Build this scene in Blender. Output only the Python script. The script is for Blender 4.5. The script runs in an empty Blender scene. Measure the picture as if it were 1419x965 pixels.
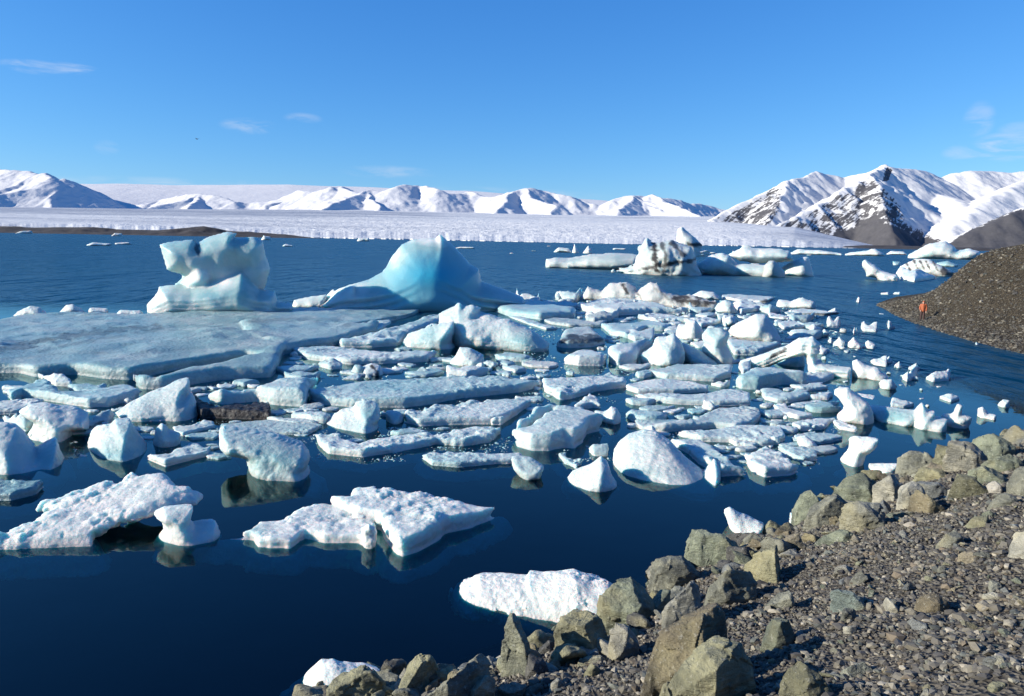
import bpy, bmesh, math, random
import numpy as np
from mathutils import Matrix, Vector
random.seed(7)
RNG = np.random.default_rng(11)
scene = bpy.context.scene
COL = scene.collection
F32 = np.float32

# ------------------------------------------------------------------ camera
W, Hh, FPX = 1419.0, 965.0, 1025.0
CAMZ = 6.0
ROLL = math.radians(1.1)
PITCH = math.atan(149.4 * math.cos(ROLL) / FPX)
_F = np.array([0, math.cos(PITCH), -math.sin(PITCH)])
_R0 = np.array([1.0, 0, 0])
_U0 = np.array([0, math.sin(PITCH), math.cos(PITCH)])
_R = math.cos(ROLL) * _R0 + math.sin(ROLL) * _U0
_U = -math.sin(ROLL) * _R0 + math.cos(ROLL) * _U0
CAM = np.array([0, 0, CAMZ])

def ray(px, py):
    px = np.asarray(px, float); py = np.asarray(py, float)
    d = _F + ((px - W / 2) / FPX)[..., None] * _R + ((Hh / 2 - py) / FPX)[..., None] * _U
    return d
def on_z(px, py, z=0.0):
    d = ray(px, py)
    t = (np.asarray(z) - CAMZ) / d[..., 2]
    return CAM + d * t[..., None]
def on_y(px, py, Y):
    d = ray(px, py)
    t = np.asarray(Y) / d[..., 1]
    return CAM + d * t[..., None]
def project(P):
    q = np.asarray(P, float) - CAM
    dep = q @ _F
    return W / 2 + FPX * (q @ _R) / dep, Hh / 2 - FPX * (q @ _U) / dep, dep

def make_camera():
    cd = bpy.data.cameras.new("camera")
    cd.sensor_width = 36.0
    cd.lens = 36.0 * FPX / W
    cd.clip_start = 0.1
    cd.clip_end = 120000
    co = bpy.data.objects.new("camera", cd)
    COL.objects.link(co)
    m = Matrix(((_R[0], _U[0], -_F[0], 0), (_R[1], _U[1], -_F[1], 0), (_R[2], _U[2], -_F[2], CAMZ), (0, 0, 0, 1)))
    co.matrix_world = m
    scene.camera = co
make_camera()

# ------------------------------------------------------------------ noise
_perm = RNG.permutation(256).astype(np.int32)
_perm = np.concatenate([_perm, _perm, _perm])
_g = RNG.normal(size=(256, 3)); _g /= np.linalg.norm(_g, axis=1)[:, None]
_g = _g.astype(F32)
def pnoise(P):
    P = np.asarray(P, F32)
    i = np.floor(P).astype(np.int32)
    f = P - i
    i &= 255
    u = f * f * f * (f * (f * 6 - 15) + 10)
    out = np.zeros(P.shape[:-1], F32)
    for dx in (0, 1):
        wx = u[..., 0] if dx else 1 - u[..., 0]
        hx = _perm[(i[..., 0] + dx) & 255]
        for dy in (0, 1):
            wy = u[..., 1] if dy else 1 - u[..., 1]
            hy = _perm[(hx + i[..., 1] + dy) & 255]
            for dz in (0, 1):
                wz = u[..., 2] if dz else 1 - u[..., 2]
                g = _g[_perm[(hy + i[..., 2] + dz) & 255]]
                out += wx * wy * wz * ((f[..., 0] - dx) * g[..., 0] + (f[..., 1] - dy) * g[..., 1] + (f[..., 2] - dz) * g[..., 2])
    return out * 1.5
def fbm(P, octv=4, lac=2.03, gain=0.5):
    o = 0; a = 1.0; P = np.asarray(P, F32)
    for k in range(octv):
        o = o + a * pnoise(P + 17.3 * k); P = P * lac; a *= gain
    return o
def ridged(P, octv=4, gain=0.5):
    o = 0; a = 1.0; P = np.asarray(P, F32)
    for k in range(octv):
        o = o + a * (1 - 2 * np.abs(pnoise(P + 9.7 * k))); P = P * 2.05; a *= gain
    return o
def billow(P, octv=3, gain=0.5):
    o = 0; a = 1.0; P = np.asarray(P, F32)
    for k in range(octv):
        o = o + a * (2 * np.abs(pnoise(P + 5.1 * k)) - 0.5); P = P * 2.1; a *= gain
    return o
def facet(P):
    """piecewise flat cells: broken, fractured surfaces"""
    P = np.asarray(P, F32)
    b = np.floor(P - 0.5).astype(np.int32)
    best = np.full(P.shape[:-1], 1e9, F32); val = np.zeros(P.shape[:-1], F32)
    for dx in (0, 1):
        for dy in (0, 1):
            for dz in (0, 1):
                c = b + np.array([dx, dy, dz], np.int32); ci = c & 255
                h = _perm[(_perm[(_perm[ci[..., 0]] + ci[..., 1]) & 255] + ci[..., 2]) & 255]
                q = P - (c + 0.5 + 0.42 * _g[(h * 7 + 13) & 255])
                d = (q * q).sum(-1)
                v = (q * _g[h]).sum(-1)
                m = d < best
                best = np.where(m, d, best); val = np.where(m, v, val)
    return val
def sstep(a, b, x):
    t = np.clip((x - a) / (b - a), 0, 1)
    return t * t * (3 - 2 * t)
def smin(a, b, r):
    h = np.clip(0.5 + 0.5 * (b - a) / r, 0, 1)
    return b * (1 - h) + a * h - r * h * (1 - h)
def smax(a, b, r):
    return -smin(-a, -b, r)

# ------------------------------------------------------------------ meshes
def mesh_from(name, V, Q, mat=None, attrs=None, smooth=True):
    V = np.ascontiguousarray(V, F32); Q = np.ascontiguousarray(Q, np.int32)
    me = bpy.data.meshes.new(name)
    n = Q.shape[1]
    me.vertices.add(len(V)); me.vertices.foreach_set("co", V.ravel())
    me.loops.add(Q.size); me.loops.foreach_set("vertex_index", Q.ravel())
    me.polygons.add(len(Q))
    me.polygons.foreach_set("loop_start", np.arange(0, Q.size, n, dtype=np.int32))
    me.polygons.foreach_set("loop_total", np.full(len(Q), n, np.int32))
    me.polygons.foreach_set("use_smooth", np.full(len(Q), smooth, bool))
    for k, a in (attrs or {}).items():
        a = np.asarray(a, F32)
        if a.ndim == 1:
            at = me.attributes.new(k, 'FLOAT', 'POINT'); at.data.foreach_set("value", a)
        else:
            at = me.attributes.new(k, 'FLOAT_COLOR', 'POINT')
            at.data.foreach_set("color", np.concatenate([a, np.ones((len(a), 1), F32)], 1).ravel().astype(F32))
    me.update(calc_edges=True)
    if mat: me.materials.append(mat)
    return me
def link(name, me, loc=(0, 0, 0), parent=None, label=None, cat=None, group=None, kind=None):
    o = bpy.data.objects.new(name, me); COL.objects.link(o)
    o.location = loc
    if parent: o.parent = parent
    tag(o, label, cat, group, kind)
    return o
def tag(o, label=None, cat=None, group=None, kind=None):
    if label: o["label"] = label
    if cat: o["category"] = cat
    if group: o["group"] = group
    if kind: o["kind"] = kind
def grid_quads(nx, ny):
    i = np.arange(nx - 1)[:, None]; j = np.arange(ny - 1)[None, :]
    a = (i * ny + j).ravel()
    return np.stack([a, a + ny, a + ny + 1, a + 1], 1)

def surface_nets(F, ax, ay, az):
    """F>0 inside; ax, ay, az the grid coordinates. Returns vertices and outward quads."""
    F = F.copy()
    lo = -1e-3
    F[0] = np.minimum(F[0], lo); F[-1] = np.minimum(F[-1], lo); F[:, 0] = np.minimum(F[:, 0], lo); F[:, -1] = np.minimum(F[:, -1], lo)
    F[:, :, 0] = np.minimum(F[:, :, 0], lo); F[:, :, -1] = np.minimum(F[:, :, -1], lo)
    S = F > 0
    nx, ny, nz = F.shape
    c = [(0, 0, 0), (1, 0, 0), (0, 1, 0), (1, 1, 0), (0, 0, 1), (1, 0, 1), (0, 1, 1), (1, 1, 1)]
    cnt = np.zeros((nx - 1, ny - 1, nz - 1), np.int8)
    for x, y, z in c: cnt += S[x:nx - 1 + x, y:ny - 1 + y, z:nz - 1 + z]
    act = (cnt > 0) & (cnt < 8)
    ii, jj, kk = np.nonzero(act)
    idx = np.full(act.shape, -1, np.int32); idx[ii, jj, kk] = np.arange(len(ii))
    vals = [F[ii + x, jj + y, kk + z] for x, y, z in c]
    acc = np.zeros((len(ii), 3), F32); num = np.zeros(len(ii), F32)
    for a in range(8):
        for b in range(a + 1, 8):
            d = [c[b][q] - c[a][q] for q in range(3)]
            if sum(abs(q) for q in d) != 1: continue
            cr = (vals[a] > 0) != (vals[b] > 0)
            den = np.where(cr, vals[a] - vals[b], 1)
            t = np.where(cr, vals[a] / den, 0)
            for q in range(3):
                acc[:, q] += np.where(cr, c[a][q] + t * d[q], 0)
            num += cr
    acc /= num[:, None]
    def coord(A, i, f): return A[i] + f * (A[i + 1] - A[i])
    V = np.stack([coord(ax, ii, acc[:, 0]), coord(ay, jj, acc[:, 1]), coord(az, kk, acc[:, 2])], 1)
    Q = []
    # x edges
    for axis in range(3):
        sl0 = [slice(1, n - 1) for n in (nx, ny, nz)]; sl1 = list(sl0)
        sl0[axis] = slice(0, (nx, ny, nz)[axis] - 1); sl1[axis] = slice(1, (nx, ny, nz)[axis])
        s0 = S[tuple(sl0)]; s1 = S[tuple(sl1)]
        e = np.argwhere(s0 != s1)
        if len(e) == 0: continue
        off = np.ones(3, int); off[axis] = 0
        p = e + off
        sg = s0[tuple(e.T)]
        b, cc = (axis + 1) % 3, (axis + 2) % 3
        q = []
        for db, dc in ((-1, -1), (0, -1), (0, 0), (-1, 0)):
            r = p.copy(); r[:, b] += db; r[:, cc] += dc
            q.append(idx[r[:, 0], r[:, 1], r[:, 2]])
        q = np.stack(q, 1)
        q[~sg] = q[~sg][:, ::-1]
        Q.append(q)
    Q = np.concatenate(Q)
    Q = Q[(Q >= 0).all(1)]
    return V, Q

def poly_sdf(P, poly):
    """signed distance (positive inside) of points P (...,2) to a closed polygon"""
    P = np.asarray(P, F32); poly = np.asarray(poly, F32)
    d2 = np.full(P.shape[:-1], 1e18, F32); ins = np.zeros(P.shape[:-1], bool)
    n = len(poly)
    for a in range(n):
        A = poly[a]; B = poly[(a + 1) % n]; e = B - A
        L = float(e @ e) + 1e-12
        w = P - A
        t = np.clip((w @ e) / L, 0, 1)
        q = w - t[..., None] * e
        d2 = np.minimum(d2, (q * q).sum(-1))
        c1 = (A[1] > P[..., 1]) != (B[1] > P[..., 1])
        if c1.any():
            xs = (B[0] - A[0]) * (P[..., 1] - A[1]) / (B[1] - A[1] if B[1] != A[1] else 1e-9) + A[0]
            ins ^= c1 & (P[..., 0] < xs)
    d = np.sqrt(d2)
    return np.where(ins, d, -d)
def line_dist(P, pts):
    d2 = np.full(P.shape[:-1], 1e18, F32)
    pts = np.asarray(pts, F32)
    if len(pts) == 1: return np.sqrt(((P - pts[0]) ** 2).sum(-1))
    for A, B in zip(pts[:-1], pts[1:]):
        e = B - A; w = P - A
        t = np.clip((w @ e) / (float(e @ e) + 1e-9), 0, 1)
        q = w - t[..., None] * e
        d2 = np.minimum(d2, (q * q).sum(-1))
    return np.sqrt(d2)

# ------------------------------------------------------------------ photo crops the outlines were read in
CROPS = dict(P=(0, 0, 1.0), c1=(0, 200, 480 / 1419), c2=(380, 200, 480 / 1419), c3=(720, 200, 360 / 1419), c4=(1060, 200, 359 / 1419),
             d1=(0, 480, 360 / 1419), d2=(340, 400, 360 / 1419), d3=(680, 380, 360 / 1419), d4=(1000, 380, 360 / 1419),
             d5=(0, 600, 360 / 1419), d6=(280, 560, 440 / 1419), d7=(680, 520, 360 / 1419), d8=(1000, 520, 419 / 1419),
             e1=(400, 760, 320 / 1419), e2=(620, 740, 360 / 1419), e3=(880, 640, 360 / 1419), e4=(1100, 580, 319 / 1399), e5=(1060, 760, 359 / 1419))
def px(crop, s):
    x0, y0, k = CROPS[crop]
    pts = [tuple(float(v) for v in t.split(',')) for t in s.split()]
    return np.array([(x0 + k * a, y0 + k * b) for a, b in pts])

# ------------------------------------------------------------------ node helpers
def new_mat(name):
    m = bpy.data.materials.new(name); m.use_nodes = True
    nt = m.node_tree; nt.nodes.clear()
    return m, nt
class NT:
    def __init__(s, nt): s.nt = nt
    def n(s, t, **kw):
        nd = s.nt.nodes.new(t)
        for k, v in kw.items():
            if k.startswith('i_'): nd.inputs[k[2:].replace('_', ' ')].default_value = v
            else: setattr(nd, k, v)
        return nd
    def l(s, a, b): s.nt.links.new(a, b)
    def setin(s, sock, v):
        if hasattr(v, 'is_linked') or isinstance(v, bpy.types.NodeSocket): s.l(v, sock)
        else: sock.default_value = v
    def math(s, op, a, b=0.0, c=None, clamp=False):
        nd = s.n('ShaderNodeMath', operation=op, use_clamp=clamp)
        s.setin(nd.inputs[0], a); s.setin(nd.inputs[1], b)
        if c is not None: s.setin(nd.inputs[2], c)
        return nd.outputs[0]
    def vmath(s, op, a, b=(0, 0, 0), out=0):
        nd = s.n('ShaderNodeVectorMath', operation=op)
        s.setin(nd.inputs[0], a); s.setin(nd.inputs[1], b)
        return nd.outputs['Value'] if op in ('DOT_PRODUCT', 'LENGTH', 'DISTANCE') else nd.outputs[0]
    def mix(s, f, a, b):
        nd = s.n('ShaderNodeMix', data_type='RGBA')
        s.setin(nd.inputs[0], f); s.setin(nd.inputs[6], a if not isinstance(a, tuple) else (*a, 1)[:4]); s.setin(nd.inputs[7], b if not isinstance(b, tuple) else (*b, 1)[:4])
        return nd.outputs[2]
    def ramp(s, f, lo, hi, smooth=True):
        nd = s.n('ShaderNodeMapRange', interpolation_type='SMOOTHSTEP' if smooth else 'LINEAR')
        s.setin(nd.inputs[0], f); nd.inputs[1].default_value = lo; nd.inputs[2].default_value = hi
        return nd.outputs[0]
    def noise(s, vec, scale, detail=4, rough=0.55, dist=0.0):
        nd = s.n('ShaderNodeTexNoise'); s.l(vec, nd.inputs['Vector'])
        nd.inputs['Scale'].default_value = scale; nd.inputs['Detail'].default_value = detail
        nd.inputs['Roughness'].default_value = rough; nd.inputs['Distortion'].default_value = dist
        return nd.outputs[0]
    def voro(s, vec, scale, feature='F1', out='Distance', rnd=1.0):
        nd = s.n('ShaderNodeTexVoronoi', feature=feature); s.l(vec, nd.inputs['Vector'])
        nd.inputs['Scale'].default_value = scale; nd.inputs['Randomness'].default_value = rnd
        return nd.outputs[out]
    def attr(s, name, out='Fac'):
        return s.n('ShaderNodeAttribute', attribute_name=name).outputs[out]
    def pos(s): return s.n('ShaderNodeNewGeometry').outputs['Position']
    def bump(s, h, strength, dist, normal=None):
        nd = s.n('ShaderNodeBump'); s.l(h, nd.inputs['Height'])
        s.setin(nd.inputs['Strength'], strength); s.setin(nd.inputs['Distance'], dist)
        if normal: s.l(normal, nd.inputs['Normal'])
        return nd.outputs[0]
    def out(s, sh):
        o = s.n('ShaderNodeOutputMaterial'); s.l(sh, o.inputs['Surface'])
# ------------------------------------------------------------------ light
SUN_EL = math.radians(21.0)
SUN_AZ = math.radians(-101.0)      # clockwise from +Y: to the left, a little behind the camera
sun_dir = Vector((math.sin(SUN_AZ) * math.cos(SUN_EL), math.cos(SUN_AZ) * math.cos(SUN_EL), math.sin(SUN_EL)))
sd = bpy.data.lights.new("sun", 'SUN'); sd.energy = 5.0; sd.angle = math.radians(0.53); sd.color = (1.0, 0.92, 0.79)
so = bpy.data.objects.new("sun", sd); COL.objects.link(so)
so.rotation_euler = (-sun_dir).to_track_quat('-Z', 'Y').to_euler()
so.location = (-60, 0, 60)

world = bpy.data.worlds.new("World"); scene.world = world; world.use_nodes = True
def build_world():
    nt = world.node_tree; nt.nodes.clear(); t = NT(nt)
    sky = t.n('ShaderNodeTexSky', sky_type='NISHITA', sun_disc=False, sun_elevation=SUN_EL, sun_rotation=SUN_AZ,
              altitude=50.0, air_density=1.0, dust_density=0.0, ozone_density=1.0)
    g = t.n('ShaderNodeTexCoord').outputs['Generated']
    sc_ = t.n('ShaderNodeSeparateColor'); t.l(sky.outputs[0], sc_.inputs[0])
    cc_ = t.n('ShaderNodeCombineColor')
    for k, (gam, gain) in enumerate(((1.25, 0.288), (0.90, 0.985), (0.66, 2.62))):     # deep clear subpolar blue
        t.l(t.math('MULTIPLY', t.math('POWER', sc_.outputs[k], gam), gain), cc_.inputs[k])
    col = cc_.outputs[0]
    # thin fair-weather wisps at fixed places of the sky
    W_ = [(62, 95, 44, 8, .55), (104, 100, 26, 12, .6), (345, 175, 34, 10, .45), (420, 164, 24, 7, .25), (540, 239, 62, 9, .30), (1400, 203, 40, 16, .75),
          (1335, 212, 22, 10, .35), (1357, 166, 16, 20, .35), (148, 205, 14, 9, .2), (300, 262, 210, 12, .42), (660, 268, 170, 9, .35), (1415, 180, 22, 10, .3)]
    total = None
    nv = t.n('ShaderNodeMapping'); nv.inputs['Scale'].default_value = (16, 16, 70)
    t.l(g, nv.inputs['Vector'])
    nz = t.noise(nv.outputs[0], 1.0, 5, 0.6, 0.6)
    nzr = t.ramp(nz, 0.36, 0.72)
    for x, y, a, b, s in W_:
        d = ray(x, y); d = d / np.linalg.norm(d)
        r = np.cross(d, (0, 0, 1)); r /= np.linalg.norm(r); u = np.cross(r, d)
        p = t.math('DIVIDE', t.vmath('DOT_PRODUCT', g, tuple(r)), a / FPX)
        q = t.math('DIVIDE', t.vmath('DOT_PRODUCT', g, tuple(u)), b / FPX)
        rr = t.math('ADD', t.math('MULTIPLY', p, p), t.math('MULTIPLY', q, q))
        front = t.math('GREATER_THAN', t.vmath('DOT_PRODUCT', g, tuple(d)), 0.5)
        m = t.math('MULTIPLY', t.math('MULTIPLY', t.math('SUBTRACT', 1.0, t.ramp(rr, 0.0, 1.3)), s), front)
        m = t.math('MULTIPLY', m, nzr)
        total = m if total is None else t.math('MAXIMUM', total, m)
    col = t.mix(total, col, (6.2, 6.9, 8.0))
    bg = t.n('ShaderNodeBackground'); t.l(col, bg.inputs[0]); bg.inputs[1].default_value = 0.0663
    o = t.n('ShaderNodeOutputWorld'); t.l(bg.outputs[0], o.inputs[0])
build_world()
vs = scene.view_settings
vs.view_transform = 'Standard'; vs.look = 'None'; vs.gamma = 1.0; vs.exposure = 0.80; vs.use_curve_mapping = False
scene.render.engine = 'CYCLES'
cy = scene.cycles
cy.use_denoising = True
try: cy.denoiser = 'OPENIMAGEDENOISE'
except Exception: pass
cy.use_adaptive_sampling = True; cy.adaptive_threshold = 0.015
cy.max_bounces = 7; cy.diffuse_bounces = 3; cy.glossy_bounces = 3; cy.transmission_bounces = 3; cy.transparent_max_bounces = 6
cy.caustics_reflective = False; cy.caustics_refractive = False

# ------------------------------------------------------------------ materials
def mat_ice():
    m, nt = new_mat("glacier_ice"); t = NT(nt)
    P = t.pos()
    nrm = t.n('ShaderNodeNewGeometry').outputs['Normal']
    sep = t.n('ShaderNodeSeparateXYZ'); t.l(nrm, sep.inputs[0])
    blue = t.attr('blue'); dirt = t.attr('dirt'); size = t.attr('size')
    n1 = t.noise(P, 1.3, 5, 0.6); n2 = t.noise(P, 9.0, 4, 0.6); n3 = t.noise(P, 0.35, 3, 0.5)
    up = t.ramp(t.math('ADD', sep.outputs[2], t.math('MULTIPLY', t.math('SUBTRACT', n1, 0.5), 1.0)), 0.1, 0.9)
    fac = t.math('ADD', t.math('MULTIPLY', blue, t.math('ADD', 0.95, t.math('MULTIPLY', up, 0.35))), t.math('ADD', t.math('MULTIPLY', t.math('SUBTRACT', n3, 0.5), 1.2), t.math('MULTIPLY', t.math('SUBTRACT', n1, 0.5), 0.8)), clamp=True)
    c = t.mix(fac, (0.62, 0.635, 0.60), (0.25, 0.40, 0.41))
    deep = t.ramp(blue, 0.9, 1.6, False)
    c = t.mix(deep, c, (0.035, 0.35, 0.50))
    d = t.math('ADD', dirt, t.math('MULTIPLY', t.math('MULTIPLY', t.math('SUBTRACT', n2, 0.5), 2.2), t.math('MULTIPLY', dirt, t.math('SUBTRACT', 1.15, dirt))), clamp=True)
    c = t.mix(d, c, (0.018, 0.016, 0.017))
    speck = t.ramp(t.noise(P, 26.0, 3, 0.7), 0.66, 0.72)
    c = t.mix(t.math('MULTIPLY', speck, t.math('MULTIPLY', dirt, 1.2), clamp=True), c, (0.05, 0.042, 0.036))
    b = t.n('ShaderNodeBsdfPrincipled')
    t.l(c, b.inputs['Base Color'])
    b.inputs['IOR'].default_value = 1.31
    t.l(t.math('ADD', t.math('SUBTRACT', 0.46, t.math('MULTIPLY', fac, 0.30)), t.math('MULTIPLY', n2, 0.30)), b.inputs['Roughness'])
    t.l(t.math('MULTIPLY', t.math('SUBTRACT', 1.0, d), 0.85), b.inputs['Subsurface Weight'])
    b.inputs['Subsurface Radius'].default_value = (0.35, 0.85, 1.0)
    t.l(t.math('MULTIPLY', size, 0.24), b.inputs['Subsurface Scale'])
    h1 = t.voro(P, 7.0, 'SMOOTH_F1'); h2 = t.noise(P, 17.0, 5, 0.65); h3 = t.noise(P, 3.2, 4, 0.6)
    h = t.math('ADD', t.math('MULTIPLY', h1, 0.6), t.math('ADD', t.math('MULTIPLY', h2, 0.5), t.math('MULTIPLY', h3, 0.7)))
    rough = t.attr('rough')
    t.l(t.bump(h, t.math('MULTIPLY', rough, 0.8), 0.075), b.inputs['Normal'])
    t.out(b.outputs[0]); return m
ICE = mat_ice()

def mat_water():
    m, nt = new_mat("lagoon_water"); t = NT(nt)
    P = t.pos()
    sep = t.n('ShaderNodeSeparateXYZ'); t.l(P, sep.inputs[0])
    # calm mirror near the shore and among the floes, wind ripples on the open lagoon behind
    big = t.noise(P, 0.03, 3, 0.6)
    edge = t.math('ADD', t.math('ADD', sep.outputs[1], t.math('MULTIPLY', t.math('MAXIMUM', t.math('SUBTRACT', sep.outputs[0], 13.0), 0.0), 4.0)), t.math('MULTIPLY', t.math('SUBTRACT', big, 0.5), 30.0))
    far = t.ramp(edge, 44.0, 66.0)
    mp = t.n('ShaderNodeMapping'); mp.inputs['Scale'].default_value = (1.0, 0.30, 1.0); t.l(P, mp.inputs['Vector'])
    r1 = t.noise(mp.outputs[0], 1.1, 4, 0.55); r2 = t.noise(mp.outputs[0], 0.33, 3, 0.55); r3 = t.noise(mp.outputs[0], 0.07, 4, 0.6)
    hf = t.math('ADD', t.math('MULTIPLY', r1, 0.22), t.math('ADD', t.math('MULTIPLY', r2, 0.50), t.math('MULTIPLY', r3, 1.3)))
    calm = t.noise(P, 0.9, 3, 0.5)
    b1 = t.bump(calm, 0.25, 0.018)
    b2 = t.bump(hf, 1.0, 2.6)
    fr = t.n('ShaderNodeFresnel'); fr.inputs['IOR'].default_value = 1.333; t.l(b1, fr.inputs['Normal'])
    gl = t.n('ShaderNodeBsdfGlossy'); t.l(b1, gl.inputs['Normal'])
    gl.inputs['Color'].default_value = (0.70, 0.95, 0.97, 1); gl.inputs['Roughness'].default_value = 0.012
    tr = t.n('ShaderNodeBsdfTransparent'); tr.inputs['Color'].default_value = (0.10, 0.58, 0.62, 1)
    mx = t.n('ShaderNodeMixShader'); t.l(fr.outputs[0], mx.inputs[0]); t.l(tr.outputs[0], mx.inputs[1]); t.l(gl.outputs[0], mx.inputs[2])
    # wind ruffled water: wave slopes keep the reflectance well under the flat water value at grazing angles
    gust = t.noise(P, 0.012, 4, 0.6)
    df = t.n('ShaderNodeBsdfDiffuse'); df.inputs['Color'].default_value = (0.001, 0.030, 0.062, 1)
    g2 = t.n('ShaderNodeBsdfGlossy'); g2.inputs['Color'].default_value = (0.62, 0.92, 1.0, 1); t.l(b2, g2.inputs['Normal'])
    t.l(t.math('ADD', 0.16, t.math('MULTIPLY', gust, 0.20)), g2.inputs['Roughness'])
    f2 = t.n('ShaderNodeFresnel'); f2.inputs['IOR'].default_value = 1.333; t.l(b2, f2.inputs['Normal'])
    pr = t.n('ShaderNodeMixShader'); t.l(t.math('MINIMUM', t.math('MULTIPLY', f2.outputs[0], 0.62), 0.34), pr.inputs[0]); t.l(df.outputs[0], pr.inputs[1]); t.l(g2.outputs[0], pr.inputs[2])
    m2 = t.n('ShaderNodeMixShader'); t.l(far, m2.inputs[0]); t.l(mx.outputs[0], m2.inputs[1]); t.l(pr.outputs[0], m2.inputs[2])
    mx = m2
    t.out(mx.outputs[0]); return m
WATER = mat_water()
def mat_plain(name, col, rough=0.9, var=0.25, scale=1.0):
    m, nt = new_mat(name); t = NT(nt); P = t.pos()
    n = t.noise(P, scale, 5, 0.6)
    c = t.mix(n, tuple(v * (1 - var) for v in col), tuple(min(1, v * (1 + var)) for v in col))
    b = t.n('ShaderNodeBsdfPrincipled'); t.l(c, b.inputs['Base Color']); b.inputs['Roughness'].default_value = rough
    t.out(b.outputs[0]); return m
LAKEBED = mat_plain("deep_water_bed", (0.001, 0.036, 0.044), 1.0, 0.12, 0.02)

def mat_rock():
    m, nt = new_mat("shore_rock"); t = NT(nt); P = t.pos()
    oi = t.n('ShaderNodeObjectInfo')
    base = oi.outputs['Color']
    off = t.n('ShaderNodeVectorMath', operation='ADD'); t.l(P, off.inputs[0])
    cx = t.n('ShaderNodeCombineXYZ'); t.l(t.math('MULTIPLY', oi.outputs['Random'], 90.0), cx.inputs[0]); t.l(cx.outputs[0], off.inputs[1])
    Q = off.outputs[0]
    n1 = t.noise(Q, 3.0, 6, 0.65, 0.4); n2 = t.noise(Q, 22.0, 5, 0.7); n3 = t.noise(Q, 1.2, 3, 0.5); n4 = t.noise(Q, 70.0, 3, 0.7)
    dk = t.n('ShaderNodeMix', data_type='RGBA', blend_type='MULTIPLY'); dk.inputs[0].default_value = 1.0
    t.l(base, dk.inputs[6])
    var = t.mix(t.ramp(n1, 0.3, 0.7), (0.50, 0.52, 0.52), (1.35, 1.33, 1.2)); t.l(var, dk.inputs[7])
    c = dk.outputs[2]
    c = t.mix(t.math('MULTIPLY', t.ramp(n3, 0.52, 0.7), 0.55), c, (0.30, 0.27, 0.15))           # yellowish staining
    c = t.mix(t.math('MULTIPLY', t.ramp(n2, 0.56, 0.68), 0.45), c, (0.46, 0.45, 0.38))          # pale lichen and mineral flecks
    c = t.mix(t.math('MULTIPLY', t.ramp(n4, 0.60, 0.70), 0.55), c, (0.06, 0.06, 0.055))
    b = t.n('ShaderNodeBsdfPrincipled'); t.l(c, b.inputs['Base Color']); b.inputs['Roughness'].default_value = 0.85
    b.inputs['Specular IOR Level'].default_value = 0.3
    mp = t.n('ShaderNodeMapping'); mp.inputs['Rotation'].default_value = (0.5, 0.9, 0.3); mp.inputs['Scale'].default_value = (1, 1, 3.2); t.l(Q, mp.inputs['Vector'])
    s1 = t.noise(mp.outputs[0], 5.0, 6, 0.68); s2 = t.voro(mp.outputs[0], 3.0, 'DISTANCE_TO_EDGE')
    h = t.math('ADD', s1, t.math('ADD', t.math('MULTIPLY', n2, 0.4), t.math('MULTIPLY', t.ramp(s2, 0.0, 0.03), 0.05)))
    t.l(t.bump(h, 1.0, 0.075), b.inputs['Normal'])
    t.out(b.outputs[0]); return m
ROCK = mat_rock()
def mat_pebble():
    m, nt = new_mat("pebble_stone"); t = NT(nt); P = t.pos()
    c = t.attr('tone', 'Color')
    n = t.noise(P, 60.0, 3, 0.6)
    dk = t.n('ShaderNodeMix', data_type='RGBA', blend_type='MULTIPLY'); dk.inputs[0].default_value = 1.0
    t.l(c, dk.inputs[6]); t.l(t.mix(n, (0.65, 0.65, 0.65), (1.3, 1.3, 1.3)), dk.inputs[7])
    b = t.n('ShaderNodeBsdfPrincipled'); t.l(dk.outputs[2], b.inputs['Base Color']); b.inputs['Roughness'].default_value = 0.8
    t.out(b.outputs[0]); return m
PEBBLE = mat_pebble()
def mat_gravel(name, a, b_, sc=1.0):
    m, nt = new_mat(name); t = NT(nt); P = t.pos()
    v = t.voro(P, 22.0 * sc, 'F1', 'Color'); sepv = t.n('ShaderNodeSeparateColor'); t.l(v, sepv.inputs[0])
    n = t.noise(P, 0.7 * sc, 5, 0.65); n2 = t.noise(P, 6 * sc, 4, 0.6)
    c = t.mix(t.math('MULTIPLY', sepv.outputs[0], t.math('ADD', 0.25, n2)), a, b_)
    c = t.mix(t.math('MULTIPLY', t.ramp(n, 0.45, 0.7), 0.6), c, tuple(v * 0.6 for v in a))
    bs = t.n('ShaderNodeBsdfPrincipled'); t.l(c, bs.inputs['Base Color']); bs.inputs['Roughness'].default_value = 0.95
    bs.inputs['Specular IOR Level'].default_value = 0.2
    h = t.math('ADD', t.voro(P, 22.0 * sc), t.math('MULTIPLY', n2, 0.8))
    t.l(t.bump(h, 1.0, 0.05 / sc), bs.inputs['Normal'])
    t.out(bs.outputs[0]); return m
GRAVEL = mat_gravel("shore_gravel", (0.040, 0.036, 0.030), (0.15, 0.138, 0.115))
HILL = mat_gravel("moraine_gravel", (0.025, 0.021, 0.015), (0.088, 0.073, 0.049), 0.4)

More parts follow.
